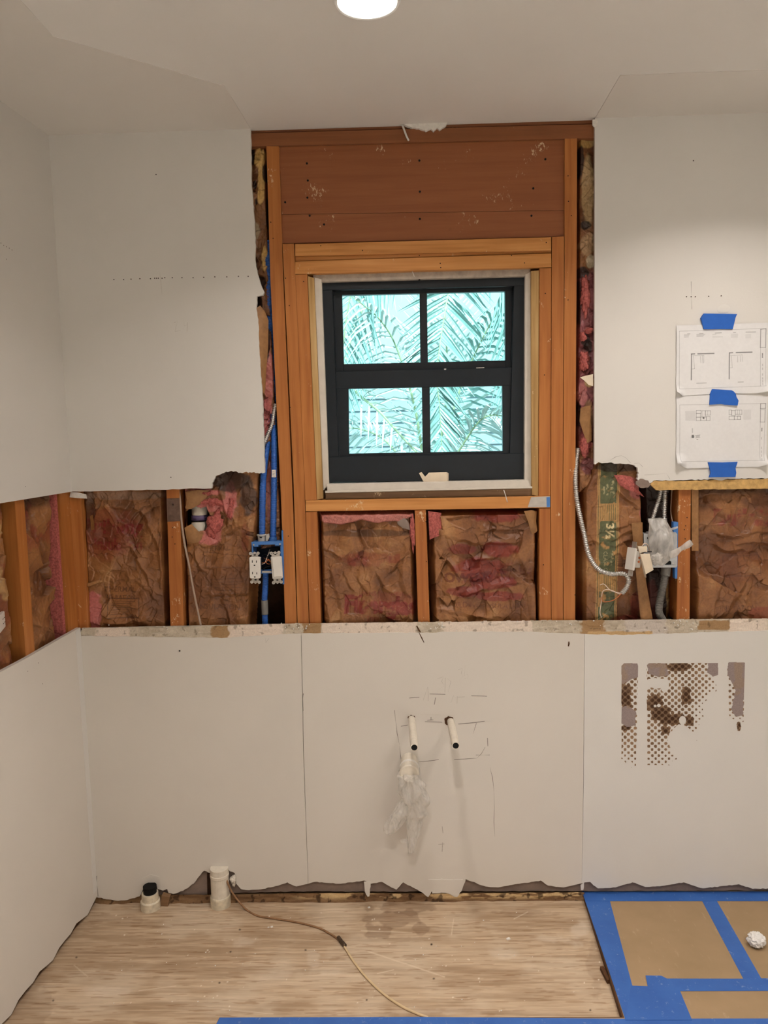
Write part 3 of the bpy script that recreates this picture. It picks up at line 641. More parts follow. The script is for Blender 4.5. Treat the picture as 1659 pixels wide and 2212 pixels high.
# ------------------------------------------------------------------ left wall
LZ0, LZ1 = 0.925, 1.358
d_ = np.array([LDX, 1.0])/math.hypot(LDX, 1); n_ = np.array([1.0, -LDX])/math.hypot(LDX, 1)
def lwall(name, pts, off, th, m, parent, **k):
    """solid parallel to the left wall: (y, z) outline, off = how far behind the wall face"""
    fr = [np.array([lx(y), y, z])-np.array([n_[0], n_[1], 0])*off for y, z in pts]
    bk = [p-np.array([n_[0], n_[1], 0])*th for p in fr]
    v, f = prism(fr, bk); bm = bmesh.new(); vs = [bm.verts.new(p) for p in v]; [bm.faces.new([vs[i] for i in q]) for q in f]
    return bmk(name, bm, m, parent, **k)
wl = lwall('wall_left', [(0.1, 0), (RY, 0), (RY, CEIL), (0.1, CEIL)], 0.105, 0.03, M['dark'], None, kind='structure')
lwall('drywall_panel', [(0.0, LZ1), (RY, LZ1), (RY, CEIL), (0.0, CEIL)], 0, .0127, M['paint'], wl)
def lpx(u, v): p = PL(u, v); return (p[1], p[2])
bt = [(0.0, .03)]+[(-i*.035, .018+.006*math.sin(i*2.1)+.005*math.sin(i*5.3)) for i in range(1, 20)]+[(RY, .02)]
lwall('drywall_panel', [(0.0, LZ0+.003), (-0.12, LZ0+.001), (-.3, LZ0-.004), (RY, LZ0-.005)]+bt[::-1], 0, .0127, M['paint_warm'], wl)
lwall('joint_tape', [(0.0, LZ0), (-.030, LZ0-.002), (-.026, .05), (0.0, .05)], -.0006, .001, M['paint_right'], wl)
lwall('plate_body', [(0.0, 0), (RY, 0), (RY, .045), (0, .045)], .014, .085, M['edge'], wl)
for a, b in ((-.286, -.240), (-.70, -.66), (-1.1, -1.06)): lwall('stud', [(a, .8), (b, .8), (b, 1.45), (a, 1.45)], .0127, .085, M['stud'], wl)
lwall('corner_stud', [(-.050, .8), (.012, .8), (.012, 1.45), (-.050, 1.45)], .0127, .085, M['stud'], wl)

# ------------------------------------------------------------------ insulation
KR = [np.array(S(*q)) for q in ((112, 70, 42), (152, 103, 62), (208, 166, 114))]
RED = np.array(S(122, 32, 34)); PINK = np.array(S(188, 108, 104)); YEL = np.array(S(206, 168, 100)); DKP = np.array(S(44, 27, 21))
def crumple(X, Z, seed, k=1.0):
    """creased paper: flat facets meeting in sharp ridges (cell distances), over soft swells"""
    rs = np.random.RandomState(seed); lo = (X.min(), Z.min()); sx, sz = np.ptp(X)+1e-6, np.ptp(Z)+1e-6
    def facets(n, st):
        px, pz = lo[0]+rs.rand(n)*sx, lo[1]+rs.rand(n)*sz; gx, gz = rs.randn(n)*st, rs.randn(n)*st*.8; h = rs.rand(n)*.6
        w1 = (fbm(X*12, Z*12, seed+50, 2)-.5)*.03
        D = np.stack([(X+w1-px[i])**2+((Z+w1-pz[i])*.8)**2 for i in range(n)])
        o = np.argsort(D, axis=0)[:2]; d1 = np.sqrt(np.take_along_axis(D, o[:1], 0))[0]; d2 = np.sqrt(np.take_along_axis(D, o[1:2], 0))[0]
        e = np.clip((d2-d1)/.05, 0, 1); a = o[0]
        pl = h[a]+gx[a]*(X-px[a])+gz[a]*(Z-pz[a]); b = o[1]; pl2 = h[b]+gx[b]*(X-px[b])+gz[b]*(Z-pz[b])
        t = .5+.5*sst(0, 1, e); return pl*t+pl2*(1-t)
    area = sx*sz
    A = facets(max(6, int(area*230*k)), 20.0); B = facets(max(10, int(area*1300*k)), 34.0)
    s_ = fbm(X*8, Z*8, seed, 3); c = fbm(X*60*k, Z*60*k, seed+20, 3)
    return np.clip(.40*A+.17*B+.60*s_+.12*c, -.9, 1.6)
def folds(X, Z, segs, plane=.04):
    """creases: steep below, easy above, a little crooked"""
    s = 0*X; Xw = X+(fbm(X*22, Z*22, 881, 3)-.5)*.030; Zw = Z+(fbm(X*22, Z*22, 891, 3)-.5)*.026
    for (a, b, w, hgt) in segs:
        pa, pb = P(*a, plane), P(*b, plane); ax_, az_, bx_, bz_ = pa[0], pa[2], pb[0], pb[2]
        d = dseg(Xw, Zw, (ax_, az_), (bx_, bz_)); n = np.array([-(bz_-az_), bx_-ax_]); n = n/(np.linalg.norm(n)+1e-9)
        if n[1] < 0: n = -n
        sd = (Xw-ax_)*n[0]+(Zw-az_)*n[1]
        up = np.clip(1-d/(w*3.2), 0, 1)**1.8; dn = np.clip(1-d/(w*1.1), 0, 1)**1.3
        s = np.maximum(s, hgt*np.where(sd > 0, up, dn))
    return s
def batt(name, label, px, Hh, seed, paintfn, parent=None, amp=.022, back=.095, edge=.022, segs=(), step=.0016, mask=None, kk=1.0, plane=.045, tilt=0.0):
    def h(X, Z, U, V, D):
        e = sst(0, edge, D); y = back-Hh*e-e*amp*(crumple(X, Z, seed, kk)-.3)-folds(X, Z, segs)*e+tilt*(Z-Z.mean())
        return .0155+.007*np.log1p(np.exp(np.clip((y-.0155)/.007, -20, 20)))
    def c(X, Z, U, V, D):
        n = np.clip(fbm(X*14, Z*14, seed+70, 4)*.75+crumple(X, Z, seed, kk)*.25, 0, 1); t = sst(.25, .75, n)[..., None]
        C = KR[0]*(1-t)+KR[1]*t; t = sst(.62, .95, n)[..., None]*.5; C = C*(1-t)+KR[2]*t
        return paintfn(C, X, Z, U, V)
    k = dict(label=label, cat='insulation') if parent is None else {}
    return grid(name, px, plane, step, h, c, M['kraft'], parent, mask=mask, **k)
def put(C, m, c, a=1.0):
    t = (np.asarray(m, float)*a)[..., None]; return C*(1-t)+np.asarray(c)*t
def ell(U, V, u, v, ru, rv, X, Z, seed=1, j=.8, soft=.25):
    return sst(1, 1-soft, np.hypot((U-u)/ru, (V-v)/rv)+(fbm(X*45, Z*45, seed, 4)-.5)*j)
def worn(X, Z, seed, lo=.30, hi=.55): return sst(lo, hi, fbm(X*55, Z*55, seed, 4))

# 1: bay beside the corner
def p1(C, X, Z, U, V):
    m = textmask(U, V, 'Building', 245, 1138, 30, .02, .035, .95) | textmask(U, V, 'Insulation', 258, 1175, 24, .0, .03, .8)
    C = put(C, m*worn(X, Z, 401), RED, .75)
    C = put(C, ell(U, V, 230, 1150, 75, 60, X, Z, 5, .6), RED, .38)
    C = put(C, textmask(U, V, 'THERMAL', 262, 1272, 11, .02, .01) | textmask(U, V, 'INSULATION', 262, 1288, 8, .02), S(58, 26, 22), .6)
    bx = (np.abs(dpoly(U, V, [(237, 1292), (303, 1290), (304, 1332), (236, 1333)])) < 1.0); C = put(C, bx, S(58, 30, 24), .55)
    for i in range(7): C = put(C, (np.abs(V-1297-i*4.7) < .8) & (U > 243) & (U < 296-8*(i % 3)), S(62, 34, 28), .45)
    C = put(C, ell(U, V, 206, 1320, 20, 48, X, Z, 9, .5), PINK, .9)
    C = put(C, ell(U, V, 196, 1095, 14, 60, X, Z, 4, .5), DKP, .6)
    C = put(C, ell(U, V, 270, 1070, 100, 10, X, Z, 6, .5), S(150, 126, 108), .45)
    return C
batt('insulation_batt', 'brown paper insulation batt printed in red, between corner post and nail-plated stud', [(171, 1030), (360, 1026), (371, 1382), (187, 1384)], .058, 101, p1, segs=[((250, 1100), (310, 1098), .008, .006), ((262, 1178), (318, 1175), .007, .006), ((290, 1185), (340, 1290), .012, .012), ((310, 1100), (345, 1185), .010, .010), ((282, 1248), (350, 1280), .010, .010), ((240, 1345), (320, 1342), .01, .010), ((345, 1140), (352, 1250), .012, .012)])
# 2: torn bay beside the blue conduits
def hole(X, Z, U, V): return ~((np.hypot((U-432)/30, (V-1122)/26)+(fbm(X*50, Z*50, 77, 3)-.5)*.7) < 1)
def p2(C, X, Z, U, V):
    C = put(C, ell(U, V, 470, 1095, 60, 34, X, Z, 11, .7), S(118, 76, 52), .5)
    for q in ((430, 1062, 52, 9), (466, 1090, 50, 14), (462, 1138, 24, 32), (452, 1165, 28, 14), (500, 1080, 14, 40)): C = put(C, ell(U, V, *q, X, Z, int(q[0]), .8), PINK, .8)
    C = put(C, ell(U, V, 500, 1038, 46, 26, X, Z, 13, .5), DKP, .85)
    C = put(C, ell(U, V, 538, 1070, 20, 50, X, Z, 14, .7), S(74, 56, 48), .85)
    C = put(C, textmask(U, V, 'THERMAL', 470, 1184, 9, -.02, .02) | textmask(U, V, 'INSULATION', 475, 1309, 11, .03, .02), S(64, 30, 22), .5)
    for pl in ([(458, 1249), (533, 1247), (534, 1285), (459, 1288)], [(443, 1190), (535, 1200), (530, 1225), (445, 1222)]): C = put(C, dpoly(U, V, pl) < .9, S(70, 36, 24), .45)
    for i in range(5): C = put(C, (np.abs(V-1255-i*6) < .8) & (U > 466) & (U < 525-9*(i % 2)), S(74, 40, 28), .4)
    C = put(C, ell(U, V, 532, 1160, 10, 40, X, Z, 15, .5), RED, .35)
    return C
b2 = batt('insulation_batt', 'torn brown paper batt with pink fibre showing, left of the blue conduits', [(388, 1026), (448, 1020), (456, 1000), (500, 992), (574, 996), (567, 1120), (556, 1200), (547, 1380), (400, 1382)], .060, 202, p2, mask=hole, kk=1.15, segs=[((478, 1060), (494, 1130), .008, .012), ((496, 1150), (540, 1120), .010, .012), ((438, 1178), (486, 1172), .008, .010), ((440, 1224), (490, 1228), .008, .010), ((425, 1190), (440, 1230), .010, .012), ((455, 1282), (530, 1278), .009, .011), ((485, 1290), (500, 1345), .012, .010), ((490, 1160), (480, 1250), .015, .012)])
for i, (u, v, ru, rv, rot) in enumerate(((462, 1132, .028, .046, .3), (460, 1084, .046, .016, .1), (440, 1066, .048, .010, 0), (498, 1100, .010, .05, .15))):
    c = P(u, v, .030); lump('exposed_fibre', (c[0], .034, c[2]), (ru*.85, .014, rv*.85), M['pink'], b2, seed=i+3, amp=.5, fr=70, rot=Matrix.Rotation(rot, 3, 'Y'), label='pink torn fibre')
def flapmesh(name, rows, m, parent, **k):
    """rows of (u, v, y) points -> thin bent sheet"""
    g = [[P(u, v, y) for u, v, y in r] for r in rows]; nr, nc = len(g), len(g[0])
    v = [p for r in g for p in r]; v = v+[p+np.array([0, .0008, 0]) for p in v]; o = nr*nc
    f = [[i*nc+j, i*nc+j+1, (i+1)*nc+j+1, (i+1)*nc+j] for i in range(nr-1) for j in range(nc-1)]; f = f+[[o+q for q in x[::-1]] for x in f]
    return mk(name, v, f, m, parent, smooth=True, **k)
flapmesh('paper_flap', [[(400, 1062, .02), (430, 1058, .018), (462, 1060, .03)], [(404, 1080, .012), (425, 1078, .010), (440, 1085, .03)], [(400, 1098, .018), (412, 1100, .016), (424, 1092, .04)]], M['kraftflap'], b2)
flapmesh('paper_flap', [[(398, 1140, .02), (414, 1132, .012), (420, 1140, .03)], [(402, 1160, .014), (418, 1158, .008), (440, 1160, .03)], [(405, 1176, .03), (425, 1172, .02), (450, 1172, .04)]], M['kraftflap'], b2)
sp_ = empty('vent_pipe', tuple(P(431, 1150, .075)), 'white pipe with purple band glimpsed through the torn paper batt', 'pipe')
c = P(432, 1160, .068); lathe('pipe_body', [(.024, 0), (.024, .05), (.0, .05)], c, M['pvc'], sp_, 24, smooth=True)
c = P(432, 1123, .068); lathe('coupling', [(.024, 0), (.027, 0), (.027, .016), (.024, .016)], c, flat('purple_primer', S(98, 84, 120), .5), sp_, 24, smooth=True, label='purple primer band')
c = P(432, 1112, .068); lathe('upper_pipe', [(.025, 0), (.025, .05), (0, .05)], c, M['pvc'], sp_, 24, smooth=True)
# 3: below the window, left
def p3(C, X, Z, U, V):
    for (u, v, wu, wv) in ((764, 1208, 13, 12), (792, 1214, 8, 13), (812, 1206, 7, 10), (852, 1204, 12, 10)): C = put(C, (np.abs(U-u) < wu)*(np.abs(V-v) < wv)*worn(X, Z, 410, .4, .6), RED, .45)
    C = put(C, ell(U, V, 790, 1205, 60, 18, X, Z, 21, .7), RED, .35)
    C = put(C, textmask(U, V, 'OWENS CORNING', 822, 1280, 9, .0, .02, 1.0)*worn(X, Z, 411), RED, .55)
    C = put(C, textmask(U, V, 'Fiberglas', 822, 1306, 36, .03, .05, .86)*worn(X, Z, 412, .25, .5), RED, .8)
    C = put(C, textmask(U, V, 'Insulation', 830, 1334, 12, .02, .03, 1.1)*worn(X, Z, 413), RED, .5)
    C = put(C, ell(U, V, 850, 1300, 60, 26, X, Z, 22, .6), S(140, 66, 62), .3)
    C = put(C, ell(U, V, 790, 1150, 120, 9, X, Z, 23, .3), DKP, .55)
    return C
b3 = batt('insulation_batt', 'crumpled brown paper batt with large red lettering, below window left of the middle stud', [(684, 1104), (898, 1101), (906, 1374), (693, 1376)], .064, 303, p3, kk=.95, amp=.026, segs=[((700, 1180), (730, 1200), .008, .012), ((720, 1230), (745, 1345), .012, .014), ((740, 1240), (760, 1270), .008, .010), ((775, 1240), (800, 1280), .008, .010), ((840, 1235), (880, 1190), .009, .012), ((820, 1248), (835, 1270), .008, .012), ((830, 1270), (855, 1285), .008, .01), ((870, 1225), (890, 1300), .016, .012), ((695, 1170), (700, 1340), .008, .012), ((705, 1290), (712, 1345), .008, .012)])
def p3b(C, X, Z, U, V):
    n = fbm(X*40, Z*60, 33, 4)[..., None]; C = np.array(S(124, 58, 56))*(1-n)+np.array(S(214, 142, 128))*n
    return put(C, sst(1128, 1138, V), S(132, 88, 56), .8)
grid('exposed_fibre', jag([(688, 1106), (896, 1103), (896, 1120), (870, 1131), (810, 1135), (780, 1128), (740, 1138), (700, 1136), (690, 1128)], 1.5, 8), .03, .0016, lambda X, Z, U, V, D: .060-.045*sst(0, .012, D)-.008*(fbm(X*60, Z*60, 35, 3)-.4), p3b, M['kraft'], b3, label='pink fibre rolled over the top of the batt')
flapmesh('paper_flap', [[(860, 1118, .02), (874, 1118, .016), (882, 1124, .03)], [(858, 1130, .016), (872, 1130, .010), (884, 1134, .02)], [(862, 1140, .03), (876, 1142, .012), (888, 1146, .02)]], M['greypaper'], b3, label='grey torn foil scrap')
lump('exposed_fibre', P(891, 1150, .022), (.008, .010, .055), M['pink'], b3, seed=7, amp=.5, fr=60)
# 4: below the window, right
def p4(C, X, Z, U, V):
    for q in ((1070, 1110, 60, 18), (995, 1185, 34, 14), (1075, 1185, 45, 20), (1040, 1225, 70, 24), (1060, 1255, 65, 16), (1000, 1275, 38, 12), (1075, 1285, 60, 12)): C = put(C, ell(U, V, *q, X, Z, int(q[0]), .6), RED, .72)
    C = put(C, textmask(U, V, 'OWENS', 1010, 1246, 18, .0, .05, 1.1)*1.0, S(84, 22, 24), .6)
    C = put(C, textmask(U, V, 'CORNING', 1085, 1240, 20, -.1, .05, .9)*worn(X, Z, 421), S(84, 22, 24), .55)
    C = put(C, textmask(U, V, 'BUILDING INSULATION', 1050, 1305, 11, .03, .02, 1.0)*worn(X, Z, 422), S(84, 30, 26), .5)
    C = put(C, ell(U, V, 940, 1130, 12, 24, X, Z, 41, .5), PINK, .6)
    return C
b4 = batt('insulation_batt', 'deeply creased brown paper batt stained red, below window right of the middle stud', [(922, 1100), (1164, 1096), (1166, 1372), (931, 1374)], .066, 404, p4, kk=1.0, amp=.030, segs=[((968, 1158), (1050, 1168), .010, .016), ((1048, 1145), (1095, 1142), .008, .012), ((1045, 1172), (1110, 1168), .010, .016), ((1025, 1205), (1070, 1200), .009, .014), ((1090, 1215), (1112, 1185), .009, .014), ((945, 1190), (985, 1235), .014, .018), ((985, 1238), (1030, 1245), .009, .016), ((1010, 1280), (1110, 1255), .010, .018), ((1120, 1160), (1150, 1330), .014, .016), ((1085, 1260), (1120, 1285), .010, .014), ((935, 1180), (940, 1330), .010, .014), ((955, 1320), (1060, 1330), .012, .012), ((965, 1115), (1040, 1108), .010, .010)])
flapmesh('paper_flap', [[(1132, 1104, .012), (1148, 1102, .010), (1160, 1104, .03)], [(1140, 1125, .010), (1150, 1124, .004), (1158, 1126, .02)], [(1146, 1146, .014), (1156, 1142, .008), (1160, 1140, .02)], [(1150, 1154, .02), (1158, 1150, .016), (1161, 1146, .02)]], M['kraftflap'], b4)
flapmesh('paper_flap', [[(925, 1104, .014), (940, 1106, .008), (953, 1108, .02)], [(926, 1130, .016), (940, 1132, .010), (954, 1134, .022)], [(928, 1166, .024), (940, 1160, .014), (955, 1156, .03)]], M['pink'], b4, label='pink torn corner')
# 5: right bay with the green printed band
def p5(C, X, Z, U, V):
    ub = 1315-(V-1020)*.016
    s_ = U-(ub-4)
    C = put(C, (np.abs(s_) < 24), S(190, 148, 92), .75)
    gr = (np.abs(s_) < 18) & ~((V > 1086) & (V < 1124)) & ~((V > 1238) & (V < 1274))
    C = put(C, gr*sst(.2, .4, fbm(X*60, Z*60, 431, 3)), S(64, 84, 58), .88)
    for k in range(8): C = put(C, (np.abs(s_+16-k*4.6) < .8) & (((V > 1088) & (V < 1122)) | ((V > 1240) & (V < 1272))), S(84, 92, 58), .7)
    C = put(C, (np.abs(np.abs(s_)-21) < .9), S(60, 76, 50), .6)
    w = textmask(U, V, '3½', 1313, 1146, 17, math.pi/2, .03, 1.1)
    C = put(C, w*(np.abs(s_) < 19), S(214, 196, 150), .9)
    w2 = textmask(U, V, 'CLASS C', 1304, 1210, 8, math.pi/2, .01)
    for (u, v, wu, wv) in ((1318, 1042, 4, 5), (1318, 1053, 4, 3), (1319, 1064, 5, 4), (1307, 1056, 2.5, 12), (1301, 1058, 1.5, 8), (1318, 1196, 2.2, 9), (1317, 1214, 2, 5)): w2 = w2 | ((np.abs(U-u) < wu) & (np.abs(V-v) < wv) & (fbm(X*260, Z*200, 437, 2) > .5))
    C = put(C, w2, S(190, 178, 136), .55)
    for i in range(9): C = put(C, (np.abs(V-1196-i*5) < .9) & (U > 1330) & (U < 1364), S(108, 62, 40), .5)
    for q in ((1352, 1040, 24, 12), (1372, 1060, 20, 20), (1385, 1108, 9, 16), (1368, 1180, 12, 6)): C = put(C, ell(U, V, *q, X, Z, int(q[0]), .7), PINK, .8)
    C = put(C, ell(U, V, 1372, 1310, 12, 34, X, Z, 44, .4), RED, .5); C = put(C, ell(U, V, 1350, 1335, 40, 8, X, Z, 45, .5), RED, .5)
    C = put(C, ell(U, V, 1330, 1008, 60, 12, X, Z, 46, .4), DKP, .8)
    return C
b5 = batt('insulation_batt', 'brown paper batt with a green printed band, behind the loose armored cable', [(1249, 1060), (1262, 1030), (1280, 980), (1380, 976), (1388, 1030), (1392, 1070), (1392, 1200), (1403, 1368), (1250, 1370)], .066, 505, p5, kk=1.0, segs=[((1262, 1060), (1300, 1018), .012, .014), ((1330, 1056), (1375, 1090), .010, .014), ((1328, 1140), (1385, 1125), .010, .014), ((1328, 1160), (1366, 1142), .008, .014), ((1330, 1175), (1375, 1165), .008, .014), ((1255, 1180), (1275, 1100), .012, .012), ((1255, 1240), (1275, 1200), .01, .012), ((1250, 1170), (1290, 1172), .008, .010), ((1384, 1150), (1390, 1330), .01, .008)])
flapmesh('paper_flap', [[(1364, 1130, .006), (1376, 1129, .002), (1388, 1128, .006)], [(1369, 1180, .010), (1378, 1180, .004), (1389, 1178, .010)], [(1376, 1260, .012), (1384, 1260, .006), (1396, 1258, .014)], [(1384, 1338, .016), (1396, 1338, .010), (1410, 1337, .018)]], M['kraftflap'], b5)
flapmesh('paper_flap', [[(1326, 1026, .016), (1345, 1026, .006), (1364, 1030, .02)], [(1336, 1044, .012), (1356, 1042, .002), (1374, 1052, .014)], [(1350, 1056, .02), (1368, 1062, .006), (1392, 1074, .02)]], M['pink'], b5, label='torn pink corner')
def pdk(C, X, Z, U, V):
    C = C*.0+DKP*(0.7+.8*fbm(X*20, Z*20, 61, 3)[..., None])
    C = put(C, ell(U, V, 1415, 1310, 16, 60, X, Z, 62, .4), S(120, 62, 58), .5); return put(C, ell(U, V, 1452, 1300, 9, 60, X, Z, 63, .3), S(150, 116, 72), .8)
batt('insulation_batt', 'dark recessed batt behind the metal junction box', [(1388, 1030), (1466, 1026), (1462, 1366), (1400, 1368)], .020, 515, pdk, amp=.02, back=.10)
# 6: far right bay
def p6(C, X, Z, U, V):
    C = put(C, textmask(U, V, 'Building', 1612, 1118, 34, -.0, .05, 1.0)*worn(X, Z, 441), RED, .6)
    C = put(C, textmask(U, V, 'INSULATION', 1590, 1312, 12, .0, .02, .8)*worn(X, Z, 442), S(72, 34, 26), .5)
    C = put(C, ell(U, V, 1645, 1322, 40, 16, X, Z, 66, .4), RED, .5); C = put(C, ell(U, V, 1600, 1220, 60, 40, X, Z, 67, .5), S(110, 58, 34), .45)
    C = put(C, dpoly(U, V, [(1560, 1200), (1634, 1197), (1636, 1240), (1560, 1244)]) < .9, S(74, 38, 28), .4)
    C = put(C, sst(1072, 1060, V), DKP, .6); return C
b6 = batt('insulation_batt', 'wide brown paper batt right of the right-hand stud, under the taped drawings', [(1494, 1020), (1765, 1014), (1765, 1366), (1490, 1368)], .062, 606, p6, kk=.8, segs=[((1530, 1080), (1560, 1110), .014, .010), ((1550, 1155), (1659, 1145), .012, .012), ((1545, 1180), (1610, 1185), .012, .012), ((1545, 1290), (1560, 1250), .010, .012), ((1560, 1320), (1600, 1265), .016, .012), ((1590, 1170), (1680, 1166), .010, .012)])
batt('insulation_batt', 'plain brown paper batt beyond the right picture edge', [(1797, 1010), (2075, 1004), (2075, 1362), (1797, 1366)], .062, 616, lambda C, X, Z, U, V: C, kk=.8, step=.003)
flapmesh('stapled_flange', [[(1494, 1052, .012), (1500, 1052, .016), (1509, 1052, .012)], [(1494, 1120, .012), (1500, 1120, .018), (1509, 1120, .012)], [(1494, 1190, .014), (1500, 1190, .02), (1509, 1190, .016)]], M['kraftflap'], b6)
# narrow gaps left and right of the framing
def pgl(C, X, Z, U, V):
    C = C*.8
    for q, col in (((562, 345, 14, 26), YEL), ((566, 400, 9, 50), YEL), ((572, 560, 8, 30), YEL), ((560, 345, 8, 8), YEL*.8), ((570, 690, 8, 14), S(140, 86, 78)), ((582, 830, 11, 95), S(190, 112, 104)), ((576, 900, 10, 50), S(178, 98, 96)), ((548, 500, 16, 20), S(170, 150, 120)), ((584, 1060, 9, 80), S(130, 74, 70))): C = put(C, ell(U, V, *q, X, Z, int(q[1]), .6), col, .9)
    for q in ((548, 340, 5, 26), (574, 375, 6, 20), (552, 402, 5, 10), (556, 440, 4, 8), (566, 610, 12, 16), (560, 655, 10, 24), (580, 745, 5, 40), (578, 460, 3, 40)): C = put(C, ell(U, V, *q, X, Z, int(q[1])+1, .6), DKP*.6, .9)
    return C
bl = batt('insulation_strip', 'narrow torn strip of paper and yellow pink fibre left of the window framing', [(538, 312), (577, 314), (585, 600), (609, 1100), (612, 1180), (560, 1190), (566, 1015), (561, 860), (552, 660), (546, 560), (540, 430)], .050, 707, pgl, kk=2.0, amp=.035, edge=.008)
flapmesh('paper_flap', [[(553, 666, .004), (562, 660, .010), (572, 672, .02)], [(556, 690, .002), (568, 684, .004), (580, 692, .012)], [(560, 760, .004), (570, 756, .006), (579, 752, .016)], [(562, 800, .006), (568, 806, .010), (575, 800, .02)], [(566, 845, .01), (570, 850, .016), (573, 842, .022)]], M['kraftflap'], bl)
def pgr(C, X, Z, U, V):
    C = put(C, sst(570, 600, V)*sst(1000, 880, V), S(140, 76, 86), .85)
    C = put(C, ell(U, V, 1268, 410, 14, 90, X, Z, 71, .3), S(196, 168, 122), .8); C = put(C, ell(U, V, 1262, 310, 22, 16, X, Z, 72, .5), YEL*.8, .8)
    C = put(C, ell(U, V, 1268, 530, 20, 26, X, Z, 73, .5), S(184, 150, 112), .9); C = put(C, ell(U, V, 1275, 565, 12, 14, X, Z, 74, .6), S(206, 190, 160), .9)
    for q in ((1252, 350, 8, 40), (1262, 490, 14, 10), (1250, 650, 4, 70), (1258, 590, 14, 14), (1262, 735, 12, 14), (1270, 750, 10, 20), (1250, 890, 4, 40)): C = put(C, ell(U, V, *q, X, Z, int(q[1])+2, .6), DKP*.6, .9)
    for q in ((1268, 715, 14, 9), (1262, 775, 12, 24), (1258, 850, 12, 30)): C = put(C, ell(U, V, *q, X, Z, int(q[1])+3, .6), S(206, 134, 132), .8)
    C = put(C, ell(U, V, 1272, 825, 12, 14, X, Z, 75, .5), S(196, 170, 120), .9); C = put(C, ell(U, V, 1270, 900, 11, 40, X, Z, 76, .5), S(150, 112, 76), .9)
    C = put(C, ell(U, V, 1262, 955, 14, 34, X, Z, 77, .5), S(184, 96, 96), .9); C = put(C, ell(U, V, 1268, 1005, 18, 22, X, Z, 78, .5), S(112, 58, 60), .9)
    return C
br = batt('insulation_strip', 'narrow torn strip of tan paper and pink fibre right of the window framing', [(1247, 296), (1290, 296), (1290, 1010), (1284, 1040), (1246, 1075), (1244, 1000), (1246, 560)], .052, 808, pgr, kk=2.0, amp=.04, edge=.008)
flapmesh('paper_flap', [[(1254, 882, .01), (1262, 878, .006), (1276, 876, .012)], [(1252, 910, .012), (1262, 908, .008), (1276, 905, .014)], [(1260, 935, .016), (1266, 932, .012), (1278, 930, .02)], [(1268, 958, .02), (1272, 955, .016), (1278, 952, .02)]], M['kraftflap'], br)
flapmesh('paper_flap', [[(1253, 815, .006), (1264, 812, .004), (1281, 808, .004)], [(1262, 822, .004), (1270, 822, .002), (1281, 822, .003)], [(1272, 832, .004), (1277, 833, .004), (1281, 834, .004)]], M['ivory'], br, label='pale paper tab')
for i, (u, v, r, rz) in enumerate(((1262, 780, .014, .03), (1258, 727, .010, .012), (1274, 714, .012, .008), (1264, 640, .014, .05), (1262, 965, .012, .03))): lump('exposed_fibre', P(u, v, .030), (r, .012, rz), M['pink'], br, seed=i+11, amp=.5, fr=80, label='pink fibre tuft')
# left wall bays
def lbatt(label, y0, y1, seed, paintfn):
    st = .0022; A, Z = np.meshgrid(np.arange(y0, y1, st), np.arange(LZ0-.03, LZ1+.03, st))
    D = np.minimum(A-y0, y1-A); e = sst(0, .02, D)
    off = .095-.058*e-e*.024*(crumple(A, Z, seed)-.3)
    X = lx(A)-n_[0]*off; Y = A-n_[1]*off
    n = fbm(A*14, Z*14, seed+70, 4)*.6+crumple(A, Z, seed)*.4; t = sst(.25, .75, n)[..., None]; C = KR[0]*(1-t)+KR[1]*t; C = paintfn(C, A, Z)
    ny, nx = A.shape; idx = np.arange(nx*ny).reshape(ny, nx); fc = np.stack([idx[:-1, :-1], idx[:-1, 1:], idx[1:, 1:], idx[1:, :-1]], -1).reshape(-1, 4)
    return mk('insulation_batt', np.stack([X.ravel(), Y.ravel(), Z.ravel()], 1), fc, M['kraft'], smooth=True, col=C.reshape(-1, 3), label=label, cat='insulation')
def pl1(C, A, Z):
    m = textmask(A*1000, -Z*1000, 'Insulation', -150, -1290, 26, 0, .6, .9); C = put(C, sst(.45, .6, fbm(A*30, Z*30, 451, 3))*sst(1.16, 1.26, Z), RED, .55)
    return put(C, sst(1.31, 1.345, Z), DKP, .6)
lbatt('brown paper insulation batt on the left wall between stud and corner post', -.238, -.075, 909, pl1)
def pl2(C, A, Z): return put(put(C, sst(.5, .62, fbm(A*12, Z*12, 461, 3)), S(120, 54, 34), .6), sst(.6, .7, fbm(A*14, Z*14, 471, 3)), S(190, 156, 104), .6)
lbatt('brown paper insulation batt at the left picture edge, behind the white receptacle', -.66, -.305, 919, pl2)
v, f = prism([(lx(y)-.018, y, z) for y, z in ((-.068, .9), (-.054, .9), (-.054, 1.38), (-.072, 1.38))], [(lx(y)-.09, y, z) for y, z in ((-.068, .9), (-.054, .9), (-.054, 1.38), (-.072, 1.38))])
mk('insulation_strip', v, f, M['pink'], label='thin pink fibreglass strip against the corner post on the left wall', cat='insulation')

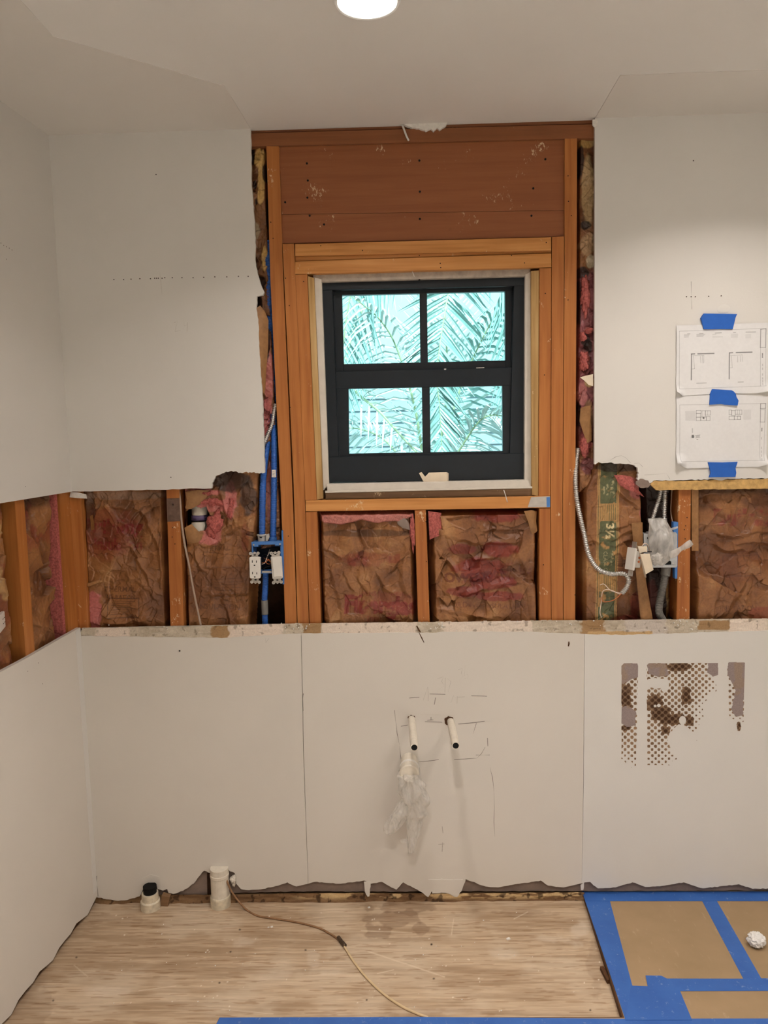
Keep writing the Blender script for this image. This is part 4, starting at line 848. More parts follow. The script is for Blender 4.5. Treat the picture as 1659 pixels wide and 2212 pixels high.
# ------------------------------------------------------------------ electrical, left
ent = lambda r, pitch=.0042: (lambda s, t: r*(1.0 if (s/pitch) % 1 < .55 else .86))
tube('blue_conduit', [P(578, 520, .050), P(582, 640, .048), P(586, 760, .055), P(590, 880, .050), P(592, 960, .035), P(592, 1040, .030), P(590, 1162, .030)], ent(.0100), M['blue'], seg=12, step=.0011, label='straight blue corrugated conduit beside the window stud, with a white sticker', cat='conduit')
cb = bpy.data.objects['blue_conduit']
slab('sticker', [(587, 1015), (596, 1015), (596, 1031), (587, 1031)], .0185, .0012, M['device'], cb, label='white marked sticker')
for a in ([(589, 1019), (594, 1018), (594, 1023), (589, 1022)], [(589, 1025), (594, 1025), (590, 1029), (594, 1029)]):
    v, f = ribbon([P(*q, .0182) for q in a], .0010); mk('mark', v, f, M['slot'], cb)
ca = tube('blue_conduit', [P(590, 860, .075), P(587, 900, .062), P(580, 945, .050), P(574, 985, .040), P(569, 1030, .030), P(567, 1090, .030), P(566, 1160, .030)], ent(.0104), M['blue'], seg=12, step=.0011, label='blue corrugated conduit curving behind drywall edge into the grey connector', cat='conduit')
bxl = lambda s, t: .0070*(.56+.44*abs(math.sin(math.pi*s/.0056))**1.1)
tube('armored_cable', [P(596, 872, .028), P(592, 890, .024), P(588, 915, .022), P(580, 935, .022), P(573, 952, .020), P(567, 968, .022)], bxl, M['steel'], seg=10, step=.0010, label='short steel armored cable slipping behind the upper left drywall', cat='cable')
bx = empty('electrical_box', tuple(P(575, 1245, .03)), 'blue two-gang box between the blue conduits', 'electrical box')
def shell(name, px, y0, y1, t, m, parent, back=True):
    fr = [P(u, v, y0) for u, v in px]; inn = offset4(fr, t); bk = [(p[0], y1, p[2]) for p in fr]; ib = [(p[0], y1-.002, p[2]) for p in inn]; n = len(fr)
    v = list(fr)+list(inn)+bk+ib; f = []
    for i in range(n):
        j = (i+1) % n; f += [[i, j, n+j, n+i], [i, 2*n+i, 2*n+j, j], [n+i, n+j, 3*n+j, 3*n+i]]
    f += [[3*n+i for i in range(n)], [2*n+i for i in range(n)][::-1]]
    bm = bmesh.new(); vs = [bm.verts.new(p) for p in v]; [bm.faces.new([vs[i] for i in q]) for q in f]; return bmk(name, bm, m, parent)
shell('box_body', [(543.5, 1172), (609, 1170), (609, 1238), (545, 1240)], .004, .07, .0045, M['bluebox'], bx)
slab('box_shade', [(549, 1183), (604, 1182), (604, 1236), (550, 1237)], .060, .004, M['boxin'], bx, label='dark sheet for the shade inside the box')  # dark sheet stands in for the shade inside the open box
slab('front_rim', [(543, 1171), (609, 1169), (609, 1178), (594, 1179), (594, 1176), (558, 1177), (558, 1181), (544, 1181)], .002, .01, M['bluebox'], bx)
for u, v_ in ((548, 1177), (605, 1175)): lathe('screw_lug', [(0, -.002), (.0026, -.0015), (.0028, .002), (0, .002)], P(u, v_, .002), M['steel'], bx, 12, (0, -1, 0))
slab('side_bracket', [(608, 1146), (611, 1146), (613.5, 1262), (610.5, 1262)], .004, .03, M['bluebox'], bx)
slab('lower_clamp', [(566, 1234), (586, 1233.5), (586, 1237), (566, 1237.5)], -.002, .008, M['greycon'], bx)
gc = lathe('conduit_connector', [(.0125, 0), (.0125, .014), (.0135, .018), (.0155, .020), (.0155, .023), (.0112, .024), (.0112, .0)], P(566, 1170, .030), M['greycon'], bx, 24, smooth=False, label='grey conduit connector')
lathe('conduit_connector', [(.0120, 0), (.0120, .011), (.0128, .013), (.0128, .0145), (.0105, .0145)], P(590, 1170, .030), M['bluebox'], bx, 24, label='blue conduit connector')
slab('connector_tab', [(575, 1155), (581, 1153), (582, 1160), (578, 1169), (574, 1168)], .018, .006, M['greycon'], bx)
slab('connector_mark', [(560.5, 1158.5), (565.5, 1158.2), (566, 1162.5), (561, 1162.5)], .0168, .001, M['slot'], bx)
# device straps
def ring(c, r0, r1, y, th): return lathevf([(r0, 0), (r1, 0), (r1, th), (r0, th), (r0, 0)], c, 14, (0, -1, 0))
def strap(pxs, y, parent):
    """the metal yoke: at each end three rings and a tab"""
    for rings, q in ((pxs[:3], pxs[-1][0]), (pxs[3:6], pxs[-1][1])):
        parts = [ring(P(u, v, y), .0016 if k else .0015, .0052 if k else .0042, y, .0012) for (u, v, k) in rings]
        vc = sum(r[1] for r in rings)/3; us = [r[0] for r in rings]
        bar = [(min(us)-1, vc-1), (max(us)+1, vc-1), (max(us)+1, vc+1), (min(us)-1, vc+1)]
        for qq in (q, bar):
            fr = [P(u, v, y) for u, v in qq]; parts.append(prism(fr, [(p[0], p[1]+.0012, p[2]) for p in fr]))
        v, f = join(parts); mk('mounting_ear', v, f, M['greycon'], parent)
dv = empty('receptacle', tuple(P(550, 1250, -.02)), 'white two-socket receptacle hanging in front of the blue box', 'receptacle')
DY = -.020
slab('device_face', [(538.2, 1205), (540.5, 1203.5), (560, 1203.5), (562, 1205), (562.6, 1248), (561, 1249.5), (541, 1249.5), (539.3, 1248)], DY, .008, M['device'], dv, .0012)
slab('device_body', [(541, 1206), (561, 1206), (561.5, 1247), (542, 1247)], DY+.008, .024, M['greycon'], dv)
strap([(541.5, 1195.5, 1), (550, 1194.5, 0), (557.5, 1195, 1), (544, 1257, 1), (552, 1258, 0), (560, 1257.5, 1), [[(544, 1197), (557, 1197), (558, 1204), (543, 1204)], [(543, 1249), (559, 1249), (558, 1256), (545, 1256)]]], DY+.006, dv)
def slots(parent, list_, y):
    for q in list_: slab('slot', q, y-.0003, .002, M['slot'], parent)
rc = lambda u, v, w, h: [(u-w/2, v-h/2), (u+w/2, v-h/2), (u+w/2, v+h/2), (u-w/2, v+h/2)]
slots(dv, [rc(545, 1213, 1.6, 5.2), rc(553.8, 1213.3, 1.4, 4.6), rc(549.7, 1221.2, 3.2, 2.6), rc(545.6, 1238, 1.5, 5.2), rc(554.6, 1238.6, 1.4, 4.6), rc(550.3, 1246.4, 3.2, 2.6), rc(550.2, 1198.9, 4.4, 2.2), rc(551.8, 1252.6, 4.4, 2.2)], DY)
sw = empty('light_switch', tuple(P(597, 1250, -.018)), 'white rocker switch hanging right of the two-socket receptacle', 'switch')
slab('device_face', [(584.5, 1204), (606, 1202), (608, 1204), (610.5, 1248), (608, 1250), (588.5, 1250)], DY+.002, .008, M['device'], sw, .0012)
slab('rocker', [(586.5, 1206), (605.5, 1204.5), (609, 1245.5), (591.5, 1247)], DY-.0025, .006, M['device'], sw, .0014)
slab('device_body', [(587, 1206), (605, 1205), (608, 1247), (590, 1248)], DY+.010, .024, M['greycon'], sw)
strap([(586, 1195, 1), (594.5, 1194, 0), (602.5, 1193.5, 1), (591, 1258.5, 1), (599.5, 1258, 0), (607.5, 1257, 1), [[(587, 1197), (604, 1196), (605, 1204), (586, 1204)], [(590, 1249), (608, 1249), (606, 1256), (592, 1257)]]], DY+.008, sw)
slots(sw, [rc(594.8, 1198, 4.4, 2.2), rc(599.2, 1253, 4.4, 2.2)], DY+.008)
wires = [([(583, 1186, .04), (580, 1196, .02), (576, 1206, .0), (572, 1216, -.005), (566, 1219, -.002)], 'wirewhite'), ([(570, 1205, .02), (577, 1209, .0), (584, 1213, -.004), (586, 1210, .005)], 'copper'), ([(566, 1216, .0), (575, 1214, -.008), (580, 1208, -.006), (586, 1216, .0)], 'copper'), ([(567, 1200, .03), (572, 1197, .01), (578, 1204, .0), (574, 1225, .01), (568, 1230, .01)], 'wireblack'), ([(586, 1222, .004), (578, 1224, -.002), (570, 1228, .01), (568, 1232, .03)], 'wireblack'), ([(585, 1218, .002), (578, 1218, -.005), (574, 1212, .01), (578, 1205, .03)], 'copper')]
for pts, m in wires: tube('wire', [P(*q) for q in pts], .0011, M[m], bx, seg=6, step=.003, label={'wirewhite': 'white wire', 'copper': 'copper coloured wire', 'wireblack': 'black wire'}[m])
tube('blue_conduit', [P(574, 1237, .030), P(573, 1270, .030), P(571.5, 1300, .032), P(572, 1325, .034), P(573, 1352, .036)], ent(.0098), M['blue'], seg=12, step=.0011, label='blue conduit dropping from the box, wrapped in grey tape', cat='conduit')
cc = [o for o in bpy.data.objects if o.get('label', '').startswith('blue conduit dropping')][0]
tube('tape_wrap', [P(571.5, 1296, .032), P(572, 1312, .033), P(572.4, 1327, .034)], .0108, M['greypvc'], cc, seg=14, label='grey tape wrap')
# grey cable along the nail-plated stud
tube('grey_cable', [P(386, 1056, .020), P(389, 1080, .018), P(392, 1125, .014), P(398, 1170, .012), P(408, 1220, .012), P(419, 1280, .012), P(434, 1352, .014)], .0034, M['greycable'], seg=8, step=.006, label='thin grey cable slanting down beside the nail-plated stud', cat='cable')
# receptacle on the left wall
lr = empty('receptacle', tuple(PL(4, 1362, .02)), 'white receptacle at the left picture edge, on the side wall', 'receptacle')
c = PL(1, 1344, .012); rot = Matrix.Rotation(-math.atan(LDX), 3, 'Z') @ Matrix.Rotation(math.radians(22), 3, 'Z')
box('device_face', c, (.010, .072, .042), M['device'], lr, rot, .002)
box('device_body', c+np.array([-.02, 0.006, 0]), (.030, .060, .032), M['greycon'], lr, rot)
box('mounting_strap', c+np.array([-.004, 0.010, .0]), (.0015, .098, .018), M['greycon'], lr, rot)
for dz in (-.010, .010):
    for dy in (.012, .03): box('slot', c+np.array(rot @ Vector((.0052, dy-.004, dz*.6)))+np.array([0, 0, 0]), (.001, .008, .0016), M['slot'], lr, rot)

# ------------------------------------------------------------------ electrical, right
ax = lambda s, t: .0082*(.60+.40*abs(math.sin(math.pi*s/.0056))**1.1)
pa = [(1248, 968, .030), (1244, 1000, .022), (1243, 1040, .012), (1246, 1080, .004), (1254, 1120, .0), (1262, 1155, -.004), (1269, 1190, -.008), (1280, 1215, -.010), (1296, 1232, -.012), (1320, 1240, -.014), (1340, 1239, -.016), (1352, 1242, -.018), (1358, 1254, -.020), (1353, 1270, -.022), (1343, 1282, -.024)]
acb = tube('armored_cable', [P(*q) for q in pa], ax, M['steel'], seg=12, step=.0011, label='long loose armored steel cable curling in front of the green-banded batt', cat='cable')
for pts, m in (([(1343, 1282, -.024), (1326, 1296, -.028), (1304, 1300, -.026), (1300, 1290, -.024), (1302, 1278, -.022)], 'copper'), ([(1343, 1282, -.024), (1320, 1276, -.028), (1305, 1262, -.026), (1296, 1264, -.024)], 'wirewhite'), ([(1340, 1284, -.024), (1316, 1274, -.03), (1302, 1278, -.026), (1299, 1300, -.022), (1296, 1322, -.020), (1299, 1334, -.016)], 'wirewhite')):
    tube('wire', [P(*q) for q in pts], .0013, M[m], acb, seg=6, step=.003, label='orange wire' if m == 'copper' else 'white wire')
jb = empty('junction_box', tuple(P(1427, 1226, .03)), 'grey metal junction box with a plastic bag over its wires', 'electrical box')
slab('box_front', [(1391, 1153), (1402, 1154), (1404, 1151), (1460, 1150), (1463, 1154), (1463, 1222), (1459, 1226), (1404, 1226), (1391, 1214)], .006, .035, M['steelpaint'], jb)
slab('opening', [(1412, 1168), (1444, 1167), (1446, 1200), (1414, 1202)], .0052, .002, M['boxin'], jb, label='dark opening')
for q in ([(1397, 1162), (1404, 1156), (1406, 1158), (1399, 1164)], rc(1444, 1163, 5, 3), [(1434, 1222), (1446, 1211), (1450, 1213), (1450, 1220)]): slab('knockout', q, .0054, .001, M['slot'], jb)
for u, v_ in ((1455, 1157), (1454, 1217), (1402, 1150)): lathe('screw_head', [(0, -.002), (.0024, -.0016), (.0026, .001), (0, .001)], P(u, v_, .006), M['steel'], jb, 12, (0, -1, 0))
slab('bottom_rim', [(1404, 1221), (1462, 1220), (1462, 1225.5), (1404, 1226.5)], .001, .01, M['steelpaint'], jb)
slab('bracket', [(1455, 1128), (1465, 1128), (1463, 1250), (1458, 1250)], .012, .02, M['bluebox'], jb, label='blue side bracket')
for i, pts in enumerate(([(1429, 1052, .045), (1424, 1075, .035), (1416, 1100, .025), (1409, 1124, .018), (1407, 1136, .014)], [(1437, 1052, .035), (1436, 1080, .028), (1435, 1110, .020), (1435, 1136, .014)])):
    tube('armored_cable', [P(*q) for q in pts], bxl, M['steel'], seg=10, step=.0010, label=('slanting armored cable, the left one entering the bagged junction box from above', 'upright armored cable, the right one entering the bagged junction box from above')[i], cat='cable')
bag = empty('plastic_bag', tuple(P(1428, 1222, -.01)), 'clear plastic bag bunched over the metal junction box', 'bag')
def bagsec(name, secs, m, parent, seed, seg=40, amp=.12, **k):
    """loft through (u, v, y, half width px, half depth m)"""
    v = []; rs = np.random.RandomState(seed)
    from mathutils import noise
    fine = []
    for a, b in zip(secs[:-1], secs[1:]):
        for i in range(8): t = i/8; t2 = t*t*(3-2*t); fine.append([a[j]+(b[j]-a[j])*(t if j < 3 else t2) for j in range(5)])
    fine.append(secs[-1])
    for (u, w, y, hw, hd) in fine:
        c = P(u, w, y); s = np.linalg.norm(P(u+1, w, y)-c)
        for q in range(seg):
            a = 2*math.pi*q/seg; n = 1+amp*2*noise.noise((math.cos(a)*2.2+seed, math.sin(a)*2.2, w*.035))+amp*noise.noise((math.cos(a)*6, math.sin(a)*6+seed, w*.06))
            v.append((c[0]+math.cos(a)*hw*s*n, c[1]+math.sin(a)*hd*n, c[2]+.004*noise.noise((a, w*.05, seed))))
    N_ = len(fine); f = [[i*seg+q, i*seg+(q+1) % seg, (i+1)*seg+(q+1) % seg, (i+1)*seg+q] for i in range(N_-1) for q in range(seg)]
    return mk(name, v, f, m, parent, smooth=True, **k)
bagsec('bag_film', [(1422, 1120, .004, 19, .014), (1424, 1135, -.002, 21, .022), (1428, 1155, -.012, 21, .030), (1428, 1175, -.016, 24, .034), (1427, 1195, -.016, 25, .032), (1424, 1210, -.012, 20, .026), (1422, 1221, -.004, 9, .012)], M['film'], bag, 2, amp=.16)
lump('knot', P(1420, 1206, -.040), (.018, .014, .016), M['film'], bag, seed=2, amp=.45, fr=70)
v, f = tubevf([P(1444, 1200, -.038), P(1456, 1196, -.044), P(1470, 1186, -.046), P(1484, 1178, -.046), P(1494, 1171, -.044)], lambda s, t: .010+.002*math.sin(t*9)-.002*t, 12, .004, True, .35); mk('twisted_tail', v, f, M['film'], bag, smooth=True)
flapmesh('film_strap', [[(1440, 1148, -.004), (1452, 1140, -.006), (1464, 1137, -.002)], [(1442, 1153, -.004), (1453, 1145, -.006), (1464, 1141, -.002)]], M['film'], bag)
# side-on receptacle and its card
sd = empty('receptacle', tuple(P(1366, 1232, -.02)), 'white receptacle seen edge-on, dangling left of the bagged junction box', 'receptacle')
yaw = Matrix.Rotation(math.radians(-62), 3, 'Z') @ Matrix.Rotation(math.radians(-9), 3, 'X')
c = P(1363, 1207, -.030)
def loc(c, m, q): return c+np.array(m @ Vector(q))
box('device_face', c, (.034, .008, .067), M['device'], sd, yaw, .0014)
box('device_body', loc(c, yaw, (0, .016, 0)), (.028, .025, .050), M['greycon'], sd, yaw, .002)
box('mounting_strap', loc(c, yaw, (0, .006, 0)), (.018, .0015, .105), M['steel'], sd, yaw)
for dz in (-.006, .006): q = P(1375, 1208+dz*700, -.02); lathe('terminal_screw', [(0, -.003), (.0032, -.002), (.0035, .002), (0, .002)], loc(c, yaw, (.0145, .018, dz)), M['copper'], sd, 12, tuple(yaw @ Vector((1, 0, 0))))
ic = empty('switch_plate', tuple(P(1392, 1246, -.03)), 'ivory folded plate hanging below the wires of the edge-on receptacle', 'wall plate')
v, f = prism([P(1376, 1176, -.034), P(1383, 1196, -.036), P(1396, 1244, -.040), P(1396, 1248, -.038), P(1394, 1246, -.032)], [P(1374, 1174, -.020), P(1381, 1195, -.022), P(1393, 1243, -.026), P(1394, 1248, -.026), P(1392, 1246, -.022)])
mk('plate_side', v, f, M['ivory'], ic)
slab('plate_lower', [(1383, 1197), (1403.5, 1196), (1412, 1231), (1395, 1241)], -.040, .003, M['ivory'], ic, .0006)
slab('plate_upper', [(1377.5, 1180), (1398, 1180), (1398.5, 1192), (1382, 1195)], -.036, .003, M['ivory'], ic, .0006)
tube('wire', [P(1387, 1180, -.03), P(1392, 1174, -.03), P(1398, 1176, -.024), P(1402, 1186, -.01), P(1406, 1192, .0)], .0016, M['wirewhite'], ic, seg=6, step=.003, label='white wire')
tube('wire', [P(1386, 1195, -.038), P(1396, 1192, -.034), P(1410, 1192, -.02), P(1420, 1196, .0)], .0014, M['wireblack'], ic, seg=6, step=.003, label='black wire')
gcd = tube('grey_conduit', [P(1437, 1240, .026), P(1433, 1262, .026), P(1428, 1285, .026), P(1424, 1308, .026), P(1424, 1324, .028), P(1430, 1336, .030), P(1436, 1346, .034)], ent(.0118, .0044), M['greypvc'], seg=14, step=.0011, label='grey corrugated conduit below the metal junction box', cat='conduit')
tube('connector', [P(1439, 1224, .022), P(1437.5, 1240, .024), P(1437, 1243, .024)], .0142, M['greypvc'], gcd, seg=20, step=.004)
tube('grey_cable', [P(1452, 1052, .05), P(1450, 1080, .05), P(1449, 1105, .044), P(1453, 1130, .034), P(1456, 1145, .024)], .0016, M['greycable'], seg=6, step=.005, label='thin grey wire right of the two armored cables above the bag', cat='cable')

# ------------------------------------------------------------------ plumbing
def stub(base, tip, r, label):
    o = empty('supply_pipe', tuple(P(*base, 0)), label, 'pipe')
    a = P(base[0], base[1], .01); L = .215; d = P(tip[0], tip[1], -L)
    ax_ = (d-a); Ln = np.linalg.norm(ax_); ax_ = ax_/Ln
    lathe('pipe_wall', [(r*.80, Ln-.06), (r*.80, Ln), (r, Ln), (r, 0)], a, M['pvc'], o, 24, tuple(ax_), smooth=False)
    lathe('bore', [(0, Ln-.0015), (r*.81, Ln-.0015)], a, M['slot'], o, 24, tuple(ax_), label='dark open bore')
    return o
stub((889, 1551), (895, 1615), .0113, 'left of two white supply pipes jutting from the lower wall')
stub((973, 1556), (984.5, 1611), .0113, 'right of two white supply pipes jutting from the lower wall')
for u, v_, r in ((889, 1552.5, .0122), (970, 1557, .0150)):
    c = P(u, v_, -.0004); vv, ff = lathevf([(0, 0), (r*.8, 0), (r, .0002)], c, 18, (0, -1, 0)); vv = [q+np.array([.0015*math.sin(i*1.7), 0, .0015*math.cos(i*2.3)]) if i >= 18 else q for i, q in enumerate(vv)]
    mk('pipe_hole', vv, ff, M['edge'], lp2)
dp = empty('drain_pipe', tuple(P(884, 1660, -.03)), 'white drain stub under the left supply pipe', 'pipe')
a = P(884, 1640, .01); d = P(884, 1672, -.085); axd = (d-a)/np.linalg.norm(d-a); Ld = np.linalg.norm(d-a)
lathe('drain_body', [(.027, 0), (.027, Ld*.55), (.030, Ld*.57), (.030, Ld*.97), (.026, Ld), (0, Ld)], a, M['pvc'], dp, 28, tuple(axd), smooth=False)
lathe('coupling_ring', [(.0305, Ld*.60), (.0318, Ld*.64), (.0318, Ld*.72), (.0305, Ld*.75)], a, M['device'], dp, 28, tuple(axd))
bg2 = empty('plastic_bag', tuple(P(884, 1838, -.09)), 'clear plastic bag tied over the drain stub, hanging down the lower wall', 'bag')
bagsec('bag_film', [(884, 1663, -.055, 21, .032), (886, 1676, -.080, 22, .034), (890, 1700, -.088, 28, .034), (897, 1730, -.086, 27, .030), (899, 1755, -.082, 22, .022), (895, 1775, -.080, 15, .014), (893, 1800, -.078, 13, .010), (890, 1822, -.076, 9, .008), (888, 1842, -.074, 6, .004)], M['film'], bg2, 5, amp=.22)
bagsec('bag_lobe', [(882, 1720, -.085, 5, .010), (872, 1740, -.088, 14, .016), (862, 1760, -.088, 17, .016), (852, 1780, -.085, 17, .014), (843, 1796, -.082, 12, .010), (838, 1803, -.080, 4, .005)], M['film'], bg2, 9, amp=.22)
flapmesh('film_scrap', [[(864, 1814, -.075), (876, 1812, -.078), (886, 1818, -.075)], [(866, 1820, -.074), (878, 1822, -.076), (888, 1826, -.074)]], M['film'], bg2)
# floor stubs
f1 = empty('floor_pipe', tuple(PF(326, 1970, 0)), 'short capped floor pipe with black top, nearest the corner', 'pipe')
cx, cy = PF(326, 1960, 0)[0], -.022
lathe('pipe_body', [(.0, 0), (.031, 0), (.031, .026), (.027, .030), (.0262, .052), (.0, .052)], (cx, cy, .0), M['pvcdirty'], f1, 28)
lathe('black_top', [(.021, .050), (.0215, .074), (0, .074)], (cx, cy+.002, 0), M['slot'], f1, 24, label='black rubber top')
box('scrap', (cx+.045, -.006, .018), (.026, .02, .034), M['oldwood'], f1, Matrix.Rotation(.2, 3, 'Y'))
f2 = empty('floor_pipe', tuple(PF(474, 1970, 0)), 'taller white floor pipe standing in a broken notch of the wall', 'pipe')
cx, cy = PF(474, 1962, 0)[0], -.008
lathe('pipe_body', [(.029, 0), (.029, .128), (.0, .128)], (cx, cy, 0), M['pvc'], f2, 32, smooth=False)
lathe('coupling', [(.0295, 0), (.0325, 0), (.0325, .030), (.0315, .034), (.0295, .036)], (cx, cy, 0), M['pvcdirty'], f2, 32)
lathe('coupling', [(.0292, .098), (.0305, .100), (.0305, .108), (.0292, .110)], (cx, cy, 0), M['pvc'], f2, 32)
lump('torn_plaster', P(504, 1902, -.002), (.009, .010, .018), M['gyp'], wall, seed=9, amp=.5, fr=90)
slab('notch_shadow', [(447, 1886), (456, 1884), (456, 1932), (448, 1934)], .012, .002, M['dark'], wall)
# cable on the floor
fl = lambda u, v, r=.003: PF(u, v, r)
c1_ = tube('floor_cable', [P(486, 1888, -.006), P(491, 1905, -.020), P(500, 1925, -.026), P(514, 1945, -.028), fl(534, 1966), fl(560, 1979), fl(600, 1985), fl(650, 1994), fl(690, 2005), fl(718, 2020), fl(733, 2031)], .0030, M['cabledirty'], seg=8, step=.006, label='dusty brown cable from the taller floor pipe to the dark coupler', cat='cable')
c2_ = tube('floor_cable', [fl(741, 2040), fl(765, 2078), fl(795, 2115), fl(830, 2148), fl(870, 2175), fl(905, 2191), fl(925, 2198)], .0034, M['cable'], seg=8, step=.006, label='cream cable lying on plywood from the coupler toward the blue tape', cat='cable')
tube('cable_coupler', [PF(731, 2025, .0055), PF(736, 2032, .0055), PF(745, 2043, .0055)], lambda s, t: .0062 if t < .45 or t > .6 else .0050, flat('dark_coupler', S(74, 58, 44), .4, .5, .2, 90, metal=.5), seg=14, step=.002, label='dark metal coupler joining the brown and cream floor cables', cat='coupler')

# ------------------------------------------------------------------ drawings taped to the wall
def sheet(label, px, seed, lines, texts, curl):
    def h(X, Z, U, V, D):
        y = -.0022-.0022*(fbm(X*9, Z*9, seed, 3)-.3)-.0016*np.abs(np.sin((X*.8+Z*.55)*26))**6
        for (u, v, r, a) in curl: t = np.clip(1-np.hypot(U-u, V-v)/r, 0, 1); y = y-a*t**2
        return y
    def c(X, Z, U, V, D):
        C = np.empty(X.shape+(3,)); C[:] = (.74, .74, .745)
        for (a, b, w, k) in lines: C = put(C, np.clip(1.3-dseg(U, V, a, b)/w, 0, 1), (.07, .07, .075), k)
        for (pl, k) in texts: C = put(C, inpoly(U, V, pl), (.10, .10, .10), k)
        return C
    return grid('drawing_sheet', px, 0.0, .00078, h, c, M['paper'], label=label, cat='drawing')
Z8 = lambda x, y: (1400+x/4.807, 620+y/4.807)
def rl(pts, w, k, close=True):
    q = [Z8(*p) for p in pts]; n = len(q); return [(q[i], q[(i+1) % n], w, k) for i in range(n if close else n-1)]
L1 = rl([(320, 460), (1220, 432), (1215, 1028), (320, 1060)], .5, .45)+rl([(1165, 440), (1160, 1030)], .5, .5, False)+rl([(1165, 440), (1218, 436), (1215, 628), (1160, 628)], .8, .6)
L1 += rl([(445, 965), (446, 697), (480, 695)], 1.2, .85, False)+rl([(512, 695), (680, 690)], 1.3, .85, False)+rl([(838, 955), (840, 685), (872, 683)], 1.2, .85, False)+rl([(908, 683), (1075, 677)], 1.3, .85, False)
L1 += rl([(460, 715), (575, 712), (575, 790)], .5, .5, False)+rl([(465, 720), (478, 850), (452, 852)], .5, .5, False)+rl([(540, 720), (545, 790)], .6, .45, False)+rl([(560, 715), (565, 790)], .6, .45, False)
L1 += rl([(850, 715), (970, 705), (972, 775)], .5, .5, False)+rl([(860, 720), (870, 838), (845, 840)], .5, .5, False)+rl([(925, 720), (925, 780)], .6, .45, False)+rl([(950, 715), (955, 775)], .6, .45, False)
L1 += rl([(500, 1000), (600, 997)], .8, .6, False)+rl([(930, 988), (985, 986)], .8, .6, False)+rl([(1010, 470), (1112, 468)], .8, .7, False)+rl([(690, 480), (755, 477)], .8, .6, False)+rl([(880, 474), (905, 473)], .8, .6, False)
for i in range(4): L1 += rl([(368, 495+i*9), (425-i*3, 493+i*9)], .5, .45, False)+rl([(500, 492+i*8), (590-i*8, 490+i*8)], .5, .45, False)
L1 += rl([(405, 487), (432, 486)], .7, .6, False)+rl([(530, 485), (568, 484)], .7, .6, False)+rl([(665, 495), (700, 494)], .5, .4, False)+rl([(665, 520), (770, 520)], .5, .4, False)
for y in (690, 800, 840, 900, 940, 970, 1000): L1 += rl([(1185, y), (1185, y+18)], .8, .5, False)
T1 = [([Z8(*p) for p in ((853, 485), (930, 483), (928, 528), (853, 530))], .13), ([Z8(*p) for p in ((1005, 490), (1065, 488), (1063, 535), (1005, 535))], .12), ([Z8(*p) for p in ((1178, 690), (1188, 690), (1188, 735), (1178, 735))], .7)]
s1 = sheet('upper drawing sheet with two L-shaped plans, taped to the right wall', [Z8(*p) for p in ((290, 400), (1242, 372), (1240, 1084), (1120, 1105), (860, 1108), (660, 1112), (350, 1132), (300, 1098), (287, 1085))], 901, L1, T1, ((1462, 852, 22, .016), (1660, 846, 24, .016)))
L2 = rl([(325, 1225), (1215, 1210), (1195, 1800), (325, 1812)], .5, .45)+rl([(1163, 1212), (1155, 1800)], .5, .5, False)+rl([(1163, 1212), (1215, 1210), (1212, 1260), (1162, 1262)], .8, .6)+rl([(1162, 1275), (1208, 1275), (1206, 1402), (1160, 1402)], .7, .5)
for (x0, x1, y0, y1) in ((497, 545, 1282, 1312), (497, 540, 1315, 1350), (497, 540, 1355, 1388), (545, 600, 1350, 1385), (590, 643, 1285, 1330), (600, 640, 1345, 1385), (555, 592, 1285, 1350), (835, 862, 1278, 1325), (862, 900, 1283, 1335), (900, 970, 1278, 1322), (835, 890, 1342, 1378), (890, 955, 1342, 1376), (925, 955, 1340, 1376)): L2 += rl([(x0, y0), (x1, y0), (x1, y1), (x0, y1)], .6, .6)
L2 += rl([(615, 1285), (615, 1330)], .5, .5, False)+rl([(925, 1280), (925, 1322)], .5, .5, False)+rl([(945, 1280), (945, 1322)], .5, .5, False)
L2 += rl([(480, 1545), (535, 1535)], .6, .5, False)+rl([(485, 1568), (535, 1562)], .6, .5, False)+rl([(455, 1470), (455, 1512)], 1.2, .4, False)+rl([(500, 1582), (512, 1582)], .9, .7, False)
for y in (1560, 1660, 1700, 1740, 1780): L2 += rl([(1172, y), (1172, y+20)], .7, .5, False)
T2 = [([Z8(*p) for p in ((382, 1288), (490, 1285), (490, 1390), (382, 1388))], .16), ([Z8(*p) for p in ((985, 1275), (1065, 1272), (1065, 1375), (985, 1378))], .12), ([Z8(*p) for p in ((563, 1352), (582, 1352), (582, 1370), (563, 1370))], .9), ([Z8(*p) for p in ((447, 1535), (472, 1534), (472, 1568), (447, 1568))], .9), ([Z8(*p) for p in ((490, 1540), (535, 1535), (530, 1560), (490, 1565))], .35), ([Z8(*p) for p in ((1172, 1460), (1182, 1460), (1182, 1500), (1172, 1500))], .7)]
s2 = sheet('lower drawing sheet with small floor plans, taped under the first', [Z8(*p) for p in ((290, 1142), (350, 1135), (660, 1118), (860, 1112), (1120, 1130), (1236, 1140), (1224, 1838), (1140, 1868), (900, 1868), (700, 1872), (400, 1885), (350, 1862), (300, 1835), (287, 1825))], 902, L2, T2, ((1466, 1000, 24, .020), (1655, 1002, 24, .016), (1560, 1010, 40, .003)))
for lab, poly, y in (('blue tape above the upper drawing sheet', [(550, 320), (580, 275), (925, 281), (908, 318), (880, 437), (580, 438)], -.0072), ('blue tape between the upper and lower drawing sheets', [(640, 1222), (645, 1110), (667, 1060), (868, 1072), (890, 1085), (912, 1110), (918, 1140), (940, 1180), (930, 1230), (800, 1222), (762, 1215)], -.0078), ('blue tape below the lower drawing sheet', [(622, 1820), (780, 1822), (931, 1815), (908, 1880), (916, 1930), (908, 1972), (637, 1976), (650, 1945), (652, 1920)], -.0074)):
    slab('tape_piece', [Z8(*p) for p in poly], y, -y-.0003, M['tape'], None, label=lab, cat='tape')
